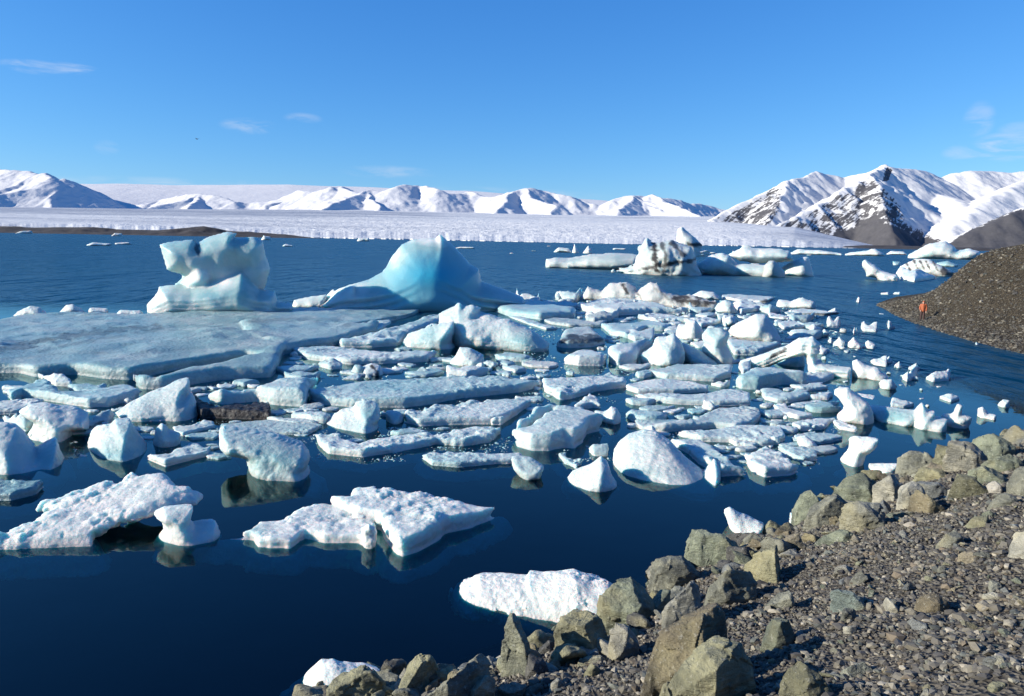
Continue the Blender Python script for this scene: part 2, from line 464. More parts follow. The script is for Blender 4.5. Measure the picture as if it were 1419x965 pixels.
def mat_mountain(name, snow, rock, scale, streak, ledge=0.0, scale_k=1.0):
    m, nt = new_mat(name); t = NT(nt); P = t.pos()
    r = t.attr('rock')
    n = t.noise(P, scale, 6, 0.68); n2 = t.noise(P, scale * 6, 4, 0.65)
    cv = t.n('ShaderNodeCombineXYZ')
    for k, (ax_, ln) in enumerate((((-.52, .0, .85), 15.0), ((.85, .0, .52), 170.0), ((0, 1, 0), 320.0))):
        t.l(t.math('DIVIDE', t.vmath('DOT_PRODUCT', P, ax_), ln * scale_k), cv.inputs[k])
    led = t.noise(cv.outputs[0], 1.0, 5, 0.6, 0.5)          # snow caught on dipping rock ledges
    n0 = n
    n = t.math('ADD', t.math('MULTIPLY', n, 1 - ledge), t.math('MULTIPLY', led, ledge))
    q = t.math('ADD', r, t.math('ADD', t.math('MULTIPLY', t.math('SUBTRACT', n, 0.5), streak), t.math('MULTIPLY', t.math('SUBTRACT', n2, 0.5), streak * 0.4)))
    f = t.ramp(q, 0.42, 0.58)
    rc = t.mix(n2, tuple(v * 0.7 for v in rock), tuple(v * 1.35 for v in rock))
    c = t.mix(f, snow, rc)
    b = t.n('ShaderNodeBsdfPrincipled'); t.l(c, b.inputs['Base Color']); b.inputs['Roughness'].default_value = 0.8
    b.inputs['Specular IOR Level'].default_value = 0.2
    t.l(t.bump(n0, 0.45, 0.35 / scale * 0.4), b.inputs['Normal'])
    t.out(b.outputs[0]); return m
MOUNT = mat_mountain("snowy_mountain", (0.62, 0.62, 0.61), (0.074, 0.073, 0.078), 1 / 160.0, 1.5, 0.75)
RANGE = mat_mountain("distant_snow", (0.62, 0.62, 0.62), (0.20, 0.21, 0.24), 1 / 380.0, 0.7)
def mat_glacier():
    m, nt = new_mat("glacier_surface"); t = NT(nt); P = t.pos()
    ash = t.attr('ash')
    mp = t.n('ShaderNodeMapping'); mp.inputs['Scale'].default_value = (1.0, 0.45, 1.0); t.l(P, mp.inputs['Vector'])
    n = t.noise(mp.outputs[0], 1 / 34.0, 5, 0.72); n2 = t.noise(P, 1 / 600.0, 4, 0.6)
    f = t.math('ADD', ash, t.math('ADD', t.math('MULTIPLY', t.math('SUBTRACT', n, 0.5), 0.85), t.math('MULTIPLY', t.math('SUBTRACT', n2, 0.5), 0.5)))  # ash, plus fine noise that paints the dark of crevasses into the colour
    c = t.mix(t.ramp(f, 0.2, 0.9), (0.62, 0.63, 0.62), (0.25, 0.28, 0.33))
    c = t.mix(t.math('MULTIPLY', t.ramp(f, 0.8, 1.15), 0.8), c, (0.12, 0.11, 0.11))
    b = t.n('ShaderNodeBsdfPrincipled'); t.l(c, b.inputs['Base Color']); b.inputs['Roughness'].default_value = 0.7
    t.l(t.bump(n, 0.7, 9.0), b.inputs['Normal'])
    t.out(b.outputs[0]); return m
GLAC = mat_glacier()
# ------------------------------------------------------------------ water and lake bed
def plane(name, mat, x0, x1, y0, y1, z, label=None, kind='structure'):
    V = [(x0, y0, z), (x1, y0, z), (x1, y1, z), (x0, y1, z)]
    return link(name, mesh_from(name, V, [(0, 1, 2, 3)], mat, smooth=False), kind=kind)
plane("lagoon_water", WATER, -32000, 32000, -60, 12000, 0.0)
plane("lake_bed", LAKEBED, -32000, 32000, -60, 12000, -3.2)

# ------------------------------------------------------------------ near shore
SHORE_PX = px('P', "300,1010 380,985 450,965 540,948 640,935 740,895 830,860 900,810 960,785 1040,748 1100,722 1180,680 1260,653 1340,622 1419,598 1500,575 1620,548")
SHORE = on_z(SHORE_PX[:, 0], SHORE_PX[:, 1], 0.0)[:, :2]
SHORE = np.concatenate([[SHORE[0] + (SHORE[0] - SHORE[3]) * 3.0], SHORE, [SHORE[-1] + (SHORE[-1] - SHORE[-2]) * 1.5]])
_land = np.concatenate([SHORE, [[SHORE[-1][0] + 40, -40], [SHORE[0][0], -40]]])
def shore_dist(xy):
    xy = np.asarray(xy, float)
    d = line_dist(xy.astype(F32), SHORE)
    s = poly_sdf(xy, _land)
    return np.where(s > 0, d, -d)
def ground_z(x, y):
    xy = np.stack([np.asarray(x, float), np.asarray(y, float)], -1)
    n = shore_dist(xy)
    z = np.where(n < 0, 0.62 * n, np.where(n < 2.2, 0.50 * n, 1.10 + 0.44 * (n - 2.2)))
    z = np.where(z > 4.2, 4.2 + 0.12 * (z - 4.2), z)
    p = np.stack([xy[..., 0], xy[..., 1], 0 * xy[..., 0]], -1)
    return z + 0.13 * fbm(p * 0.7, 3) + 0.035 * fbm(p * 3.1, 3)
def hit_ground(x, y, tmax=60):
    d = ray(x, y)
    t = np.linspace(3, tmax, 500)
    P = CAM + d * t[:, None]
    below = P[:, 2] < np.maximum(ground_z(P[:, 0], P[:, 1]), -0.05)
    k = int(np.argmax(below))
    return P[k]
def build_shore():
    st = 0.10
    X = np.arange(-9, 36, st); Y = np.arange(4.0, 38, st)
    gx, gy = np.meshgrid(X, Y, indexing='ij')
    z = ground_z(gx, gy)
    V = np.stack([gx, gy, z], -1).reshape(-1, 3)
    Q = grid_quads(len(X), len(Y))
    keep = (z.ravel()[Q] > -1.2).any(1)
    Q = Q[keep]; us = np.unique(Q); mp = np.full(len(V), -1); mp[us] = np.arange(len(us))
    link("shore_ground", mesh_from("shore_ground", V[us], mp[Q], GRAVEL), kind='structure')
    # the rest of the bank behind and beside the camera
    X = np.arange(-60, 90, 1.5); Y = np.arange(-60, 4.6, 1.5)
    gx, gy = np.meshgrid(X, Y, indexing='ij'); z = ground_z(gx, gy) - 0.05
    link("bank_ground", mesh_from("bank_ground", np.stack([gx, gy, z], -1).reshape(-1, 3), grid_quads(len(X), len(Y)), GRAVEL), kind='structure')
build_shore()

# ------------------------------------------------------------------ moraine hill on the right
HILL_W = px('P', "1216,424 1226,428 1240,437 1262,446 1300,459 1350,474 1419,491 1500,512 1600,540 1760,590")
HILL_C = px('P', "1216,421.5 1226,420 1242,416.5 1262,413 1280,410 1300,400 1313,389 1326,378 1343,363 1358,353 1381,345 1419,338 1500,312 1600,285 1760,250")
def build_hill():
    wl = on_z(HILL_W[:, 0], HILL_W[:, 1], 0.0)
    azw = np.arctan2(wl[:, 0], wl[:, 1]); rw = np.hypot(wl[:, 0], wl[:, 1])
    cd = ray(HILL_C[:, 0], HILL_C[:, 1]); cd /= np.hypot(cd[:, 0], cd[:, 1])[:, None]
    azc = np.arctan2(cd[:, 0], cd[:, 1]); slope = cd[:, 2]
    az = np.linspace(azw[0] + 0.0005, azw[-1], 620)
    RW = np.interp(az, azw, rw); SL = np.interp(az, azc, slope)
    run = np.interp(HILL_W[:, 0], [1216, 1240, 1300, 1419, 1760], [1.2, 8, 15, 19, 22])
    RUN = np.interp(az, azw, run)
    RC = RW + RUN
    ZC = np.maximum(CAMZ + SL * RC, 0.05)
    tt = np.concatenate([np.linspace(-0.12, 1.0, 190), np.linspace(1.02, 2.6, 60)])
    A = az[:, None]; T = tt[None, :]
    r = RW[:, None] + T * RUN[:, None]
    # gravel beach strip, then the steep face, then a rounded crest
    prof = np.where(T < 0, 0.25 * T, np.where(T < 1, 0.30 * T + 0.70 * sstep(0.22, 1.0, T) * (0.55 + 0.45 * T), 1.0 - 0.30 * (T - 1) ** 1.0))
    z = ZC[:, None] * prof
    x = r * np.sin(A); y = r * np.cos(A)
    p = np.stack([x, y, z], -1)
    z = z + (0.10 * fbm(p * 0.45, 4) * np.minimum(1, np.abs(ZC[:, None]) * 0.5) + 0.05 * fbm(p * 1.7, 3)) * sstep(-0.1, 0.3, T) * np.where(T > 0.9, 0.6, 1)
    z = np.where((T > 0) & (T < 0.05), np.maximum(z, 0.01), z)
    V = np.stack([x, y, z], -1).reshape(-1, 3)
    me = mesh_from("moraine_hill", V, grid_quads(len(az), len(tt))[:, ::-1], HILL)
    link("moraine_hill", me, kind='structure')
    return az, tt, np.stack([x, y, z], -1)
HAZ, HTT, HP = build_hill()
def hill_z(x, y):
    az = math.atan2(x, y); i = int(np.clip(np.searchsorted(HAZ, az), 1, len(HAZ) - 1))
    rr = np.hypot(HP[i, :, 0], HP[i, :, 1])
    return float(np.interp(math.hypot(x, y), rr, HP[i, :, 2]))

# ------------------------------------------------------------------ mountains
def ridge_field(X, Y, ridges):
    h = np.full(X.shape, -1e6, F32)
    P = np.stack([X, Y], -1).astype(F32)
    for pts, s, r0 in ridges:
        pts = np.asarray(pts, F32)
        for A, B in zip(pts[:-1], pts[1:]):
            e = B[:2] - A[:2]; w = P - A[:2]
            t = np.clip((w @ e) / (float(e @ e) + 1e-6), 0, 1)
            d = np.sqrt(((w - t[..., None] * e) ** 2).sum(-1))
            hz = A[2] + t * (B[2] - A[2])
            h = np.maximum(h, hz - s * (np.sqrt(d * d + r0 * r0) - r0))
    return h
def rid(spec):
    return np.array([on_y(a, b, d) for a, b, d in spec])
def build_mountain():
    crest = rid([(955, 318, 6300), (985, 304, 6500), (1010, 291, 6700), (1040, 276, 6900), (1062, 265, 7050), (1093, 250, 7100), (1112, 246, 7300), (1130, 238, 7500), (1148, 243, 7600), (1165, 246, 7650), (1185, 243, 7600), (1202, 240, 7500), (1216, 235, 7400), (1229, 230, 7300), (1243, 233, 7400),
                 (1262, 235, 7600), (1280, 237, 7800), (1292, 243, 7900), (1306, 247, 7900), (1322, 241, 7900), (1345, 237, 7900), (1375, 238, 8000), (1400, 240, 8000), (1419, 238, 8000), (1500, 232, 8000), (1600, 240, 7600)])
    pyr = rid([(1229, 231, 7300), (1218, 237, 7000), (1207, 243, 6600), (1212, 252, 6400), (1218, 266, 6150), (1224, 282, 5900), (1230, 300, 5650), (1236, 322, 5400), (1240, 342, 5250)])
    pyl = rid([(1207, 243, 6600), (1192, 252, 6500), (1172, 263, 6350), (1150, 277, 6200), (1128, 289, 6050), (1105, 300, 5900), (1080, 311, 5750), (1050, 322, 5600)])
    spl = rid([(1093, 250, 7100), (1088, 262, 6800), (1080, 280, 6450), (1068, 300, 6100), (1050, 322, 5700)])
    r2 = rid([(1480, 230, 7400), (1419, 250, 6700), (1395, 262, 6400), (1372, 276, 6150), (1350, 290, 5900), (1330, 306, 5700), (1320, 325, 5450), (1318, 342, 5300)])
    r3 = rid([(1560, 262, 4900), (1480, 275, 4800), (1419, 289, 4700), (1395, 297, 4650), (1370, 309, 4600), (1345, 322, 4550), (1325, 335, 4500), (1310, 345, 4450)])
    bowl = rid([(1262, 235, 7600), (1290, 268, 7000), (1325, 276, 6600), (1338, 290, 6200)])
    st = 13.0
    X = np.arange(1100, 6800, st); Y = np.arange(4150, 9100, st)
    gx, gy = np.meshgrid(X, Y, indexing='ij')
    p = np.stack([gx, gy, 0 * gx], -1).astype(F32)
    wx = gx + 34 * fbm(p / 300, 4); wy = gy + 34 * fbm(p / 300 + 31, 4)
    h = ridge_field(wx, wy, [(crest, 0.62, 14), (pyr, 0.80, 5), (pyl, 0.64, 8), (spl, 0.64, 10), (r2, 0.55, 50), (r3, 0.60, 30), (bowl, 0.5, 60)])
    rough = sstep(20, 260, h)
    gul = ridged(np.stack([gx / 190, gy / 420, 0 * gx], -1), 4)
    ff = sstep(0, 60, ridge_field(wx, wy, [(pyr, 0.9, 12), (pyl, 0.7, 20), (spl, 0.7, 25)]) - h + 60)
    h = h + rough * ((5 + 14 * ff) * (gul - 0.6) + (3 + 8 * ff) * fbm(p / 90, 4))
    h = np.maximum(h, -12 + 0 * h)
    # bare rock where it is steep, wind swept or low on the front faces
    gxh, gyh = np.gradient(h, st)
    slope = np.hypot(gxh, gyh)
    px_, py_, _ = project(np.stack([gx, gy, h], -1))
    P2 = np.stack([px_, py_], -1)
    st_n = 0.5 * ridged(np.stack([(gx + 1.0 * gy) / 300, (h + 0.35 * gx) / 30, gy / 900], -1), 3) + 0.5 * ridged(np.stack([(gx - 0.8 * gy) / 70, h / 160, gy / 600], -1), 4)          # strata and snow filled ledges
    faces = np.full(h.shape, 0.0, F32)
    def face(poly, v, soft):
        d = poly_sdf(P2, px('P', poly)); return v * sstep(-soft, soft, d)
    faces = np.maximum(faces, face("1207,243 1192,253 1150,279 1105,302 1060,322 1000,330 1000,350 1300,350 1262,342 1240,300 1222,262", 0.37, 6))
    faces = np.maximum(faces, face("1093,250 1085,262 1082,290 1060,325 960,330 980,308 1040,280", 0.37, 5))
    faces = np.maximum(faces, face("1170,318 1215,300 1245,318 1290,332 1300,352 1100,352", 0.95, 26))
    faces = np.maximum(faces, face("1440,283 1395,298 1350,318 1320,334 1300,352 1440,352", 1.1, 6))
    faces = np.maximum(faces, face("1229,230 1236,236 1232,250 1222,252", 0.55, 3))
    faces = np.maximum(faces, face("1275,238 1292,246 1285,252 1270,246", 0.40, 4))
    faces = np.maximum(faces, face("1222,262 1245,285 1262,318 1300,345 1240,342", 0.44, 8))
    front = (gy < 7350)
    rock = np.where(front, faces, 0.0) + 0.26 * (st_n - 0.40) * (faces > 0.1) + 0.12 * np.clip(slope - 0.75, -0.3, 0.8)
    rock = np.maximum(rock, 0.9 * sstep(26, 6, h))
    V = np.stack([gx, gy, h], -1).reshape(-1, 3)
    link("snowy_mountain", mesh_from("snowy_mountain", V, grid_quads(len(X), len(Y)), MOUNT, {'rock': rock.ravel()}), kind='structure')
build_mountain()

def hor(x): return 319.5 + 0.01916 * x
def rng_walk(n, rg):
    v = np.cumsum(rg.normal(0, .45, n)); v = v - np.linspace(v[0], v[-1], n)
    return np.clip(v, -1.2, 1.2)
def build_range():
    D = 15000.0
    # rocky group on the left, ice cap plateau, then the central chain: skyline of the photograph
    sky = px('P', "-260,236 -120,240 -40,236 0,235 20,237 40,238 55,243 62,240 70,247 78,250 88,248 98,252 108,255 118,261 135,270 155,282 200,284 225,277 245,272 275,269 300,272 325,280 345,282 405,276 415,264 425,266 440,266 460,260 473,258 487,266 500,267 512,263 522,265 535,266 548,259 562,256 580,258 592,259 608,263 618,269 640,269 650,266 660,268 672,274 690,272 705,267 720,262 732,261 748,264 770,269 790,273 800,276 820,283 832,285 850,278 868,272 880,272 893,272 905,270 918,275 935,277 955,282 972,284 990,288 1010,296 1060,306 1300,312")
    rg = np.random.default_rng(4)
    Dv = D - 700 + 900 * rng_walk(len(sky), rg)
    crest = np.array([on_y(a, b, d) for (a, b), d in zip(sky, Dv)])
    ridges = [(crest, 0.50, 25)]
    for k in range(1, len(sky) - 1):
        if sky[k, 1] <= sky[k - 1, 1] and sky[k, 1] <= sky[k + 1, 1] + 1:            # every summit sends spurs toward the lagoon
            for sgn in ((-1, 1) if rg.random() < .6 else (rg.choice([-1, 1]),)):
                P = [crest[k]]; drop = crest[k][2] - 235
                dx = sgn * rg.uniform(250, 800); dy = rg.uniform(1300, 2600)
                for q, f in ((.3, .30), (.55, .52), (.8, .80), (1.0, 1.02)):
                    P.append(crest[k] + np.array([dx * q + rg.normal(0, 90), -dy * q, -drop * f]))
                ridges.append((np.array(P), rg.uniform(.5, .7), 12))
    X = np.arange(-13500, 6400, 27.0); Y = np.arange(11300, 16400, 27.0)
    gx, gy = np.meshgrid(X, Y, indexing='ij')
    p = np.stack([gx, gy, 0 * gx], -1).astype(F32)
    z = ridge_field(gx + 60 * fbm(p / 500, 4), gy + 60 * fbm(p / 500 + 9, 4), ridges)
    floor = 215 + 0.020 * (gy - 11300) + 10 * fbm(p / 900, 3)
    z = smax(z, floor, 60.0)
    z = z + sstep(10, 140, z - floor) * (12 * (ridged(np.stack([gx / 260, gy / 520, 0 * gx], -1), 4) - .6) + 6 * fbm(p / 110, 3))
    gxh, gyh = np.gradient(z, 27.0)
    slope = np.hypot(gxh, gyh)
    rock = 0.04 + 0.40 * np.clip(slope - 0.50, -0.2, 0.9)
    V = np.stack([gx, gy, z], -1).reshape(-1, 3)
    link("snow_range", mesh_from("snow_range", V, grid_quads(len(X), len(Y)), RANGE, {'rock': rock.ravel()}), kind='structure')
    # the ice cap behind it
    sk = px('P', "-400,262 -100,258 100,257 160,257 250,259 400,258 520,262 650,267 800,277 950,288 1050,296 1400,300")
    w2 = on_y(sk[:, 0], sk[:, 1], 24000)
    az2 = np.linspace(-0.8, 0.6, 300); a2 = np.arctan2(w2[:, 0], w2[:, 1]); tn = np.interp(az2, a2, (w2[:, 2] - CAMZ) / np.hypot(w2[:, 0], w2[:, 1]))
    r2 = np.linspace(15500, 30000, 80)
    A = az2[:, None]; Rr = r2[None, :]
    t = np.clip((Rr - 15500) / (24000 - 15500), 0, 1)
    z = 300 + (CAMZ + tn[:, None] * 24000 - 300) * (1 - (1 - t) ** 1.8) - np.clip(Rr - 24000, 0, None) * 0.03
    x = np.sin(A) * Rr; y = np.cos(A) * Rr
    z = z + 14 * fbm(np.stack([x, y, 0 * x], -1) / 1500, 3)
    link("ice_cap", mesh_from("ice_cap", np.stack([x, y, z], -1).reshape(-1, 3), grid_quads(len(az2), len(r2))[:, ::-1], RANGE, {'rock': np.full(x.size, -0.2)}), kind='structure')
build_range()

def build_glacier():
    az = np.linspace(-0.80, 0.50, 1500)
    rr = np.concatenate([np.linspace(2500, 5200, 330), np.linspace(5220, 12500, 160)])
    A = az[:, None]; Rr = rr[None, :]
    x = np.sin(A) * Rr; y = np.cos(A) * Rr
    fx = np.array(project(np.stack([np.sin(az) * 3000, np.cos(az) * 3000, 0 * az], -1))[0])
    front = np.interp(fx, [-300, 0, 330, 420, 600, 860, 1000, 1120, 1190, 1260], [3300, 3200, 3000, 2950, 2900, 2850, 2900, 3000, 3200, 3600]) + 60 * fbm(np.stack([az * 60, 0 * az, 0 * az], -1), 4) + 5 * fbm(np.stack([az * 330, 0 * az, 0 * az + 2.2], -1), 3)
    # height above eye level in photo pixels at each distance
    prof = np.interp(Rr, [2400, 3000, 3500, 4200, 5200, 7000, 9500, 12500], [2.0, 3.2, 12, 19, 25, 30, 34, 36])
    side = np.interp(fx, [-300, 0, 200, 500, 1000, 1100, 1150, 1200, 1260], [0.70, 0.72, 0.82, 1.0, 1.0, .85, .5, .15, -.3])
    z = CAMZ + prof * side[:, None] / FPX * Rr
    into = sstep(0, 90, Rr - front[:, None])
    crev = np.interp(fx, [-300, 150, 330, 480, 700, 1000, 1120, 1200], [0.15, 0.2, 0.7, 1.0, 1.15, 1.0, 0.45, 0.2])[:, None] * np.interp(Rr, [2500, 4600, 6500, 9000], [1, .8, .35, .18])
    p = np.stack([x, y, 0 * x], -1).astype(F32)
    z = z + 0.42 * (0.2 + 0.8 * sstep(0, 450, Rr - front[:, None])) * crev * (7 * (ridged(p / np.array([90, 46, 1], F32), 4) - 0.7) + 5 * fbm(p / np.array([60, 24, 1], F32), 3) + 6 * fbm(p / 150, 3)) + 6 * fbm(p / 700, 3)
    z = np.where(Rr < front[:, None], -25, -6 + (z + 6) * (0.42 + 0.58 * sstep(0, 380, Rr - front[:, None])))
    ash = 0.28 * fbm(np.stack([x / 2500, y / 420, 0 * x], -1), 3) + np.interp(fx, [-300, 0, 330, 480, 700, 1000, 1120, 1200], [.50, .48, .50, .38, .12, .12, .48, .62])[:, None] + np.interp(Rr, [3000, 5000, 6500, 9000, 12000], [.0, -.05, .20, .30, .12])
    V = np.stack([x, y, z], -1).reshape(-1, 3)
    link("glacier_tongue", mesh_from("glacier_tongue", V, grid_quads(len(az), len(rr))[:, ::-1], GLAC, {'ash': ash.ravel()}), kind='structure')
build_glacier()

def build_moraine():
    """the low dark moraine along the far shore on the left and the low foot of the mountain on the right"""
    for nm, sky, D0, wdt, mat in (("far_moraine", "-300,312 -150,312 -40,313 0,313.5 40,315.5 90,315 130,315 160,318 220,319 258,316 282,313.5 300,317 316,320 345,321.5 380,324 420,328 445,331", 2450, 170, "m"),
                                  ("mountain_foot", "1130,342.6 1170,341.5 1200,340 1240,340.5 1290,342 1340,343 1420,344 1700,349", 3350, 260, "m")):
        sk = px('P', sky)
        n = 420
        xs = np.linspace(sk[0, 0], sk[-1, 0], n); ys = np.interp(xs, sk[:, 0], sk[:, 1])
        d = ray(xs, ys); d /= np.hypot(d[:, 0], d[:, 1])[:, None]
        az = np.arctan2(d[:, 0], d[:, 1])
        rr = np.linspace(D0 - wdt, D0 + wdt * 2.2, 70)
        A = az[:, None]; Rr = rr[None, :]
        t = (Rr - (D0 - wdt)) / wdt
        zc = np.maximum(CAMZ + d[:, 2] * D0, 1.0)[:, None]
        x = np.sin(A) * Rr; y = np.cos(A) * Rr
        p = np.stack([x, y, 0 * x], -1).astype(F32)
        nz = fbm(p / 60, 4)
        z = np.where(t < 1, -2 + (zc + 2) * sstep(-0.05, 1, t + 0.12 * nz), zc * (1 - 0.35 * (t - 1))) + 1.6 * nz * sstep(0.2, 0.7, t) * np.where(t > 0.85, 0.3, 1)
        link(nm, mesh_from(nm, np.stack([x, y, z], -1).reshape(-1, 3), grid_quads(n, len(rr))[:, ::-1], FARM), kind='structure')
FARM = mat_plain("dark_moraine", (0.030, 0.026, 0.026), 0.95, 0.6, 0.03)
build_moraine()

# ------------------------------------------------------------------ ice builder
yy, xx = np.mgrid[0:242, 0:356]
OCC = np.zeros((242, 356), bool)   # quarter scale map of what the ice covers
ICE_POS = []          # (px, py, label) of what has been placed, for the small pieces
def _env(poly, wl):
    """lower envelope (waterline) of a pixel outline as a function of px"""
    x0, x1 = poly[:, 0].min(), poly[:, 0].max()
    xs = np.linspace(x0, x1, 80); ys = np.full(80, -1e9)
    if wl is not None:
        wl = wl[np.argsort(wl[:, 0])]
        return lambda q: np.interp(q, wl[:, 0], wl[:, 1])
    n = len(poly)
    for a in range(n):
        A, B = poly[a], poly[(a + 1) % n]
        lo, hi = min(A[0], B[0]), max(A[0], B[0])
        m = (xs >= lo - 1e-6) & (xs <= hi + 1e-6)
        if hi - lo < 1e-6: ys[m] = np.maximum(ys[m], max(A[1], B[1])); continue
        t = (xs[m] - A[0]) / (B[0] - A[0])
        ys[m] = np.maximum(ys[m], A[1] + t * (B[1] - A[1]))
    ys = np.where(ys < -1e8, poly[:, 1].mean(), ys)
    # gentle smoothing of the far corners so that the front does not run up the sides
    return lambda q: np.interp(q, xs, ys)

def ice(label, parts, name='ice_floe', cat=None, group=None, amp=0.085, freq=2.2, lump=0.0, octv=4, blue=0.45, dirt=0.0, spots=(), lines=(),
        rough=1.0, res=1.5, fct=0.7, size=None, seed=None, mat=None):
    parts = parts if isinstance(parts, list) else [parts]
    seed = seed if seed is not None else (abs(hash(label)) % 1000 if False else sum(map(ord, label)) % 997)
    allp = np.concatenate([p['poly'] for p in parts])
    yb = max(p['poly'][:, 1].max() if p.get('wl') is None else p['wl'][:, 1].max() for p in parts)
    pxm = 0.5 * (allp[:, 0].min() + allp[:, 0].max())
    O = on_z(pxm, yb)
    w = O[:2] / np.linalg.norm(O[:2]); u = np.array([w[1], -w[0]])
    d = float(np.linalg.norm(O[:2])); L = float((O - CAM) @ _F); mpp = L / FPX
    Eall = max((yb - allp[:, 1].min()) * mpp, 0.05)
    for p in parts:
        a_ = np.clip((p['poly'].min(0) / 4).astype(int), 0, [355, 241]); b_ = np.clip((p['poly'].max(0) / 4).astype(int) + 2, 1, [356, 242])
        sl = (slice(a_[1], b_[1]), slice(a_[0], b_[0]))
        if b_[0] > a_[0] and b_[1] > a_[1]: OCC[sl] |= poly_sdf(np.stack([xx[sl] * 4.0, yy[sl] * 4.0], -1), p['poly']) > 0
    built = []; lo = np.array([1e9, 1e9]); hi = -lo; ztop_max = 0.05
    for p in parts:
        poly = p['poly']
        if p.get('kind', 'floe') != 'slab':
            env = _env(poly, p.get('wl'))
            wm = (poly[:, 0].max() - poly[:, 0].min()) * mpp
            E = max(float((env(poly[:, 0]) - poly[:, 1]).max()) * mpp, 0.03)
            a1 = p.get('a1', 0.36); S = p.get('S', 1.5)
            k1 = S * d / (CAMZ + S * d)
            Dt = p.get('dep', min(0.65 * wm, 3.2 * E * d / CAMZ * 0.8))
            k2 = 1 - (Dt * CAMZ / (E * d) - (1 - k1) * a1) / (1 - a1)
            k2 = float(np.clip(k2, p.get('kmin', 0.0), 0.96))
            at = np.linspace(0, 2.2, 300)
            ks = np.where(at < a1, k1, k2)
            zt = np.concatenate([[0], np.cumsum(0.5 * (ks[1:] + ks[:-1]) * np.diff(at))])
            if 'z0' in p: zt = zt + p['z0'] / E
            At = at - zt
            a_i = (env(poly[:, 0]) - poly[:, 1]) * mpp / E
            z_i = E * np.interp(np.maximum(a_i, 0), at, zt)
            G = on_z(poly[:, 0], poly[:, 1], z_i)
            q = G[:, :2] - O[:2]
            pl = np.stack([q @ u, q @ w], 1)
            built.append(('f', p, pl, env, E, at, zt, At))
            lo = np.minimum(lo, pl.min(0)); hi = np.maximum(hi, pl.max(0))
            ztop_max = max(ztop_max, float(z_i.max()))
        else:
            Ob = O
            if 'base' in p: Ob = on_z(p['base'][0], p['base'][1])
            T0 = p.get('T', 0.3 * np.ptp(poly[:, 0]) * mpp)
            v0 = float((Ob[:2] - O[:2]) @ w) + p.get('dv', 0.0) + p.get('back', 1.0 + p.get('foot', 0.25)) * T0            # the near foot of the piece meets the water where the photo shows it
            dr = ray(poly[:, 0], poly[:, 1])
            t = (d + v0) / (dr[:, :2] @ w)
            G = CAM + dr * t[:, None]
            pl = np.stack([(G[:, :2] - O[:2]) @ u, G[:, 2]], 1)
            T = p.get('T', 0.3 * (pl[:, 0].max() - pl[:, 0].min()))
            lean = p.get('lean', 0.0)
            tp = pl[:, 1].max()
            built.append(('s', p, pl, T, v0, lean))
            sk_ = abs(p.get('skew', -0.30 if L < 110 else -0.1)) * 0.5 * np.ptp(pl[:, 0])
            lo = np.minimum(lo, [pl[:, 0].min(), v0 - T - sk_ + min(0, lean * pl[:, 1].max())]); hi = np.maximum(hi, [pl[:, 0].max(), v0 + T + sk_ + max(0, lean * pl[:, 1].max())])
            ztop_max = max(ztop_max, float(pl[:, 1].max()))
    A = amp * Eall
    ext = hi - lo
    du = max(res * 1.386 * mpp, ext[0] / 240); du = min(du, ext[0] / 12)
    dv = max(min(du * float(np.clip(0.35 * d / CAMZ, 1, 4)), ext[1] / 14), ext[1] / 200)
    dz = min(max(du, (ztop_max + .5) / 140), ztop_max / 9)
    m = 3 * np.array([du, dv]) + A + 0.06 * Eall
    zb = -min(0.8, 0.3 + 0.3 * ztop_max)
    ax = np.arange(lo[0] - m[0] - .2 * Eall, hi[0] + m[0] + .2 * Eall, du); ay = np.arange(lo[1] - m[1], hi[1] + m[1], dv); az = np.arange(zb - 2 * dz, ztop_max + 3 * dz + 2.0 * A, dz)
    U, V = np.meshgrid(ax, ay, indexing='ij')
    F = None
    Zg = az[None, None, :].astype(F32)
    for b in built:
        p = b[1]
        if b[0] == 'f':
            _, p, pl, env, E, at, zt, At = b
            s = poly_sdf(np.stack([U, V], -1), pl)
            X = O[0] + U * u[0] + V * w[0]; Y = O[1] + U * u[1] + V * w[1]
            gx, gy, gL = project(np.stack([X, Y, 0 * X], -1))
            Ag = (env(gx) - gy) * gL / FPX / E
            zt_g = E * np.interp(Ag, At, zt)
            # broad swells of the top
            sw = fbm(np.stack([U / E * 0.45 + seed, V / E * 0.25, 0 * U], -1), 3)
            zt_g = zt_g * (1 + p.get('swell', 0.22) * sw)
            r = p.get('round', 0.26) * E
            sm = s[..., None] - 0.10 * E * np.exp(-((Zg - 0.05 * E) / (0.09 * E)) ** 2) * p.get('notch', 1.0) + np.maximum(-Zg, 0) * 0.55
            f = smin(sm, (zt_g[..., None] - Zg) * 0.8 + 0 * sm, r)
            if 'thick' in p: f = smin(f, Zg - (zt_g[..., None] - p['thick']), 0.1 * E)
        else:
            _, p, pl, T, v0, lean = b
            pass
            tp = float(pl[:, 1].max()); zl = float(pl[:, 1].min()) + .03 * tp
            s = None
            fl = p.get('fl', float(pl[:, 1].min()) > .3 * tp)
            if fl: zl = -99.0
            for sh in (0.0,) if fl else (0.0, p.get('zf', .10) * tp, 2 * p.get('zf', .10) * tp):          # the foot goes straight down into the water
                UU, ZZ = np.meshgrid(ax, np.maximum(az + sh, zl), indexing='ij')
                s1 = poly_sdf(np.stack([UU, ZZ], -1), pl)
                s = s1 if s is None else np.maximum(s, s1)
            UU, ZZ = np.meshgrid(ax, az, indexing='ij')
            #                       # (nu, nz)
            R = p.get('R', T)
            prof = T * np.sqrt(np.clip(1 - (1 - np.clip(s / R, 0, 1)) ** 2, 0, 1))
            zr = np.clip(az / max(ztop_max, 1e-3), 0, 1)
            prof = prof * (1 + p.get('foot', 0.25) * (1 - zr)[None, :])
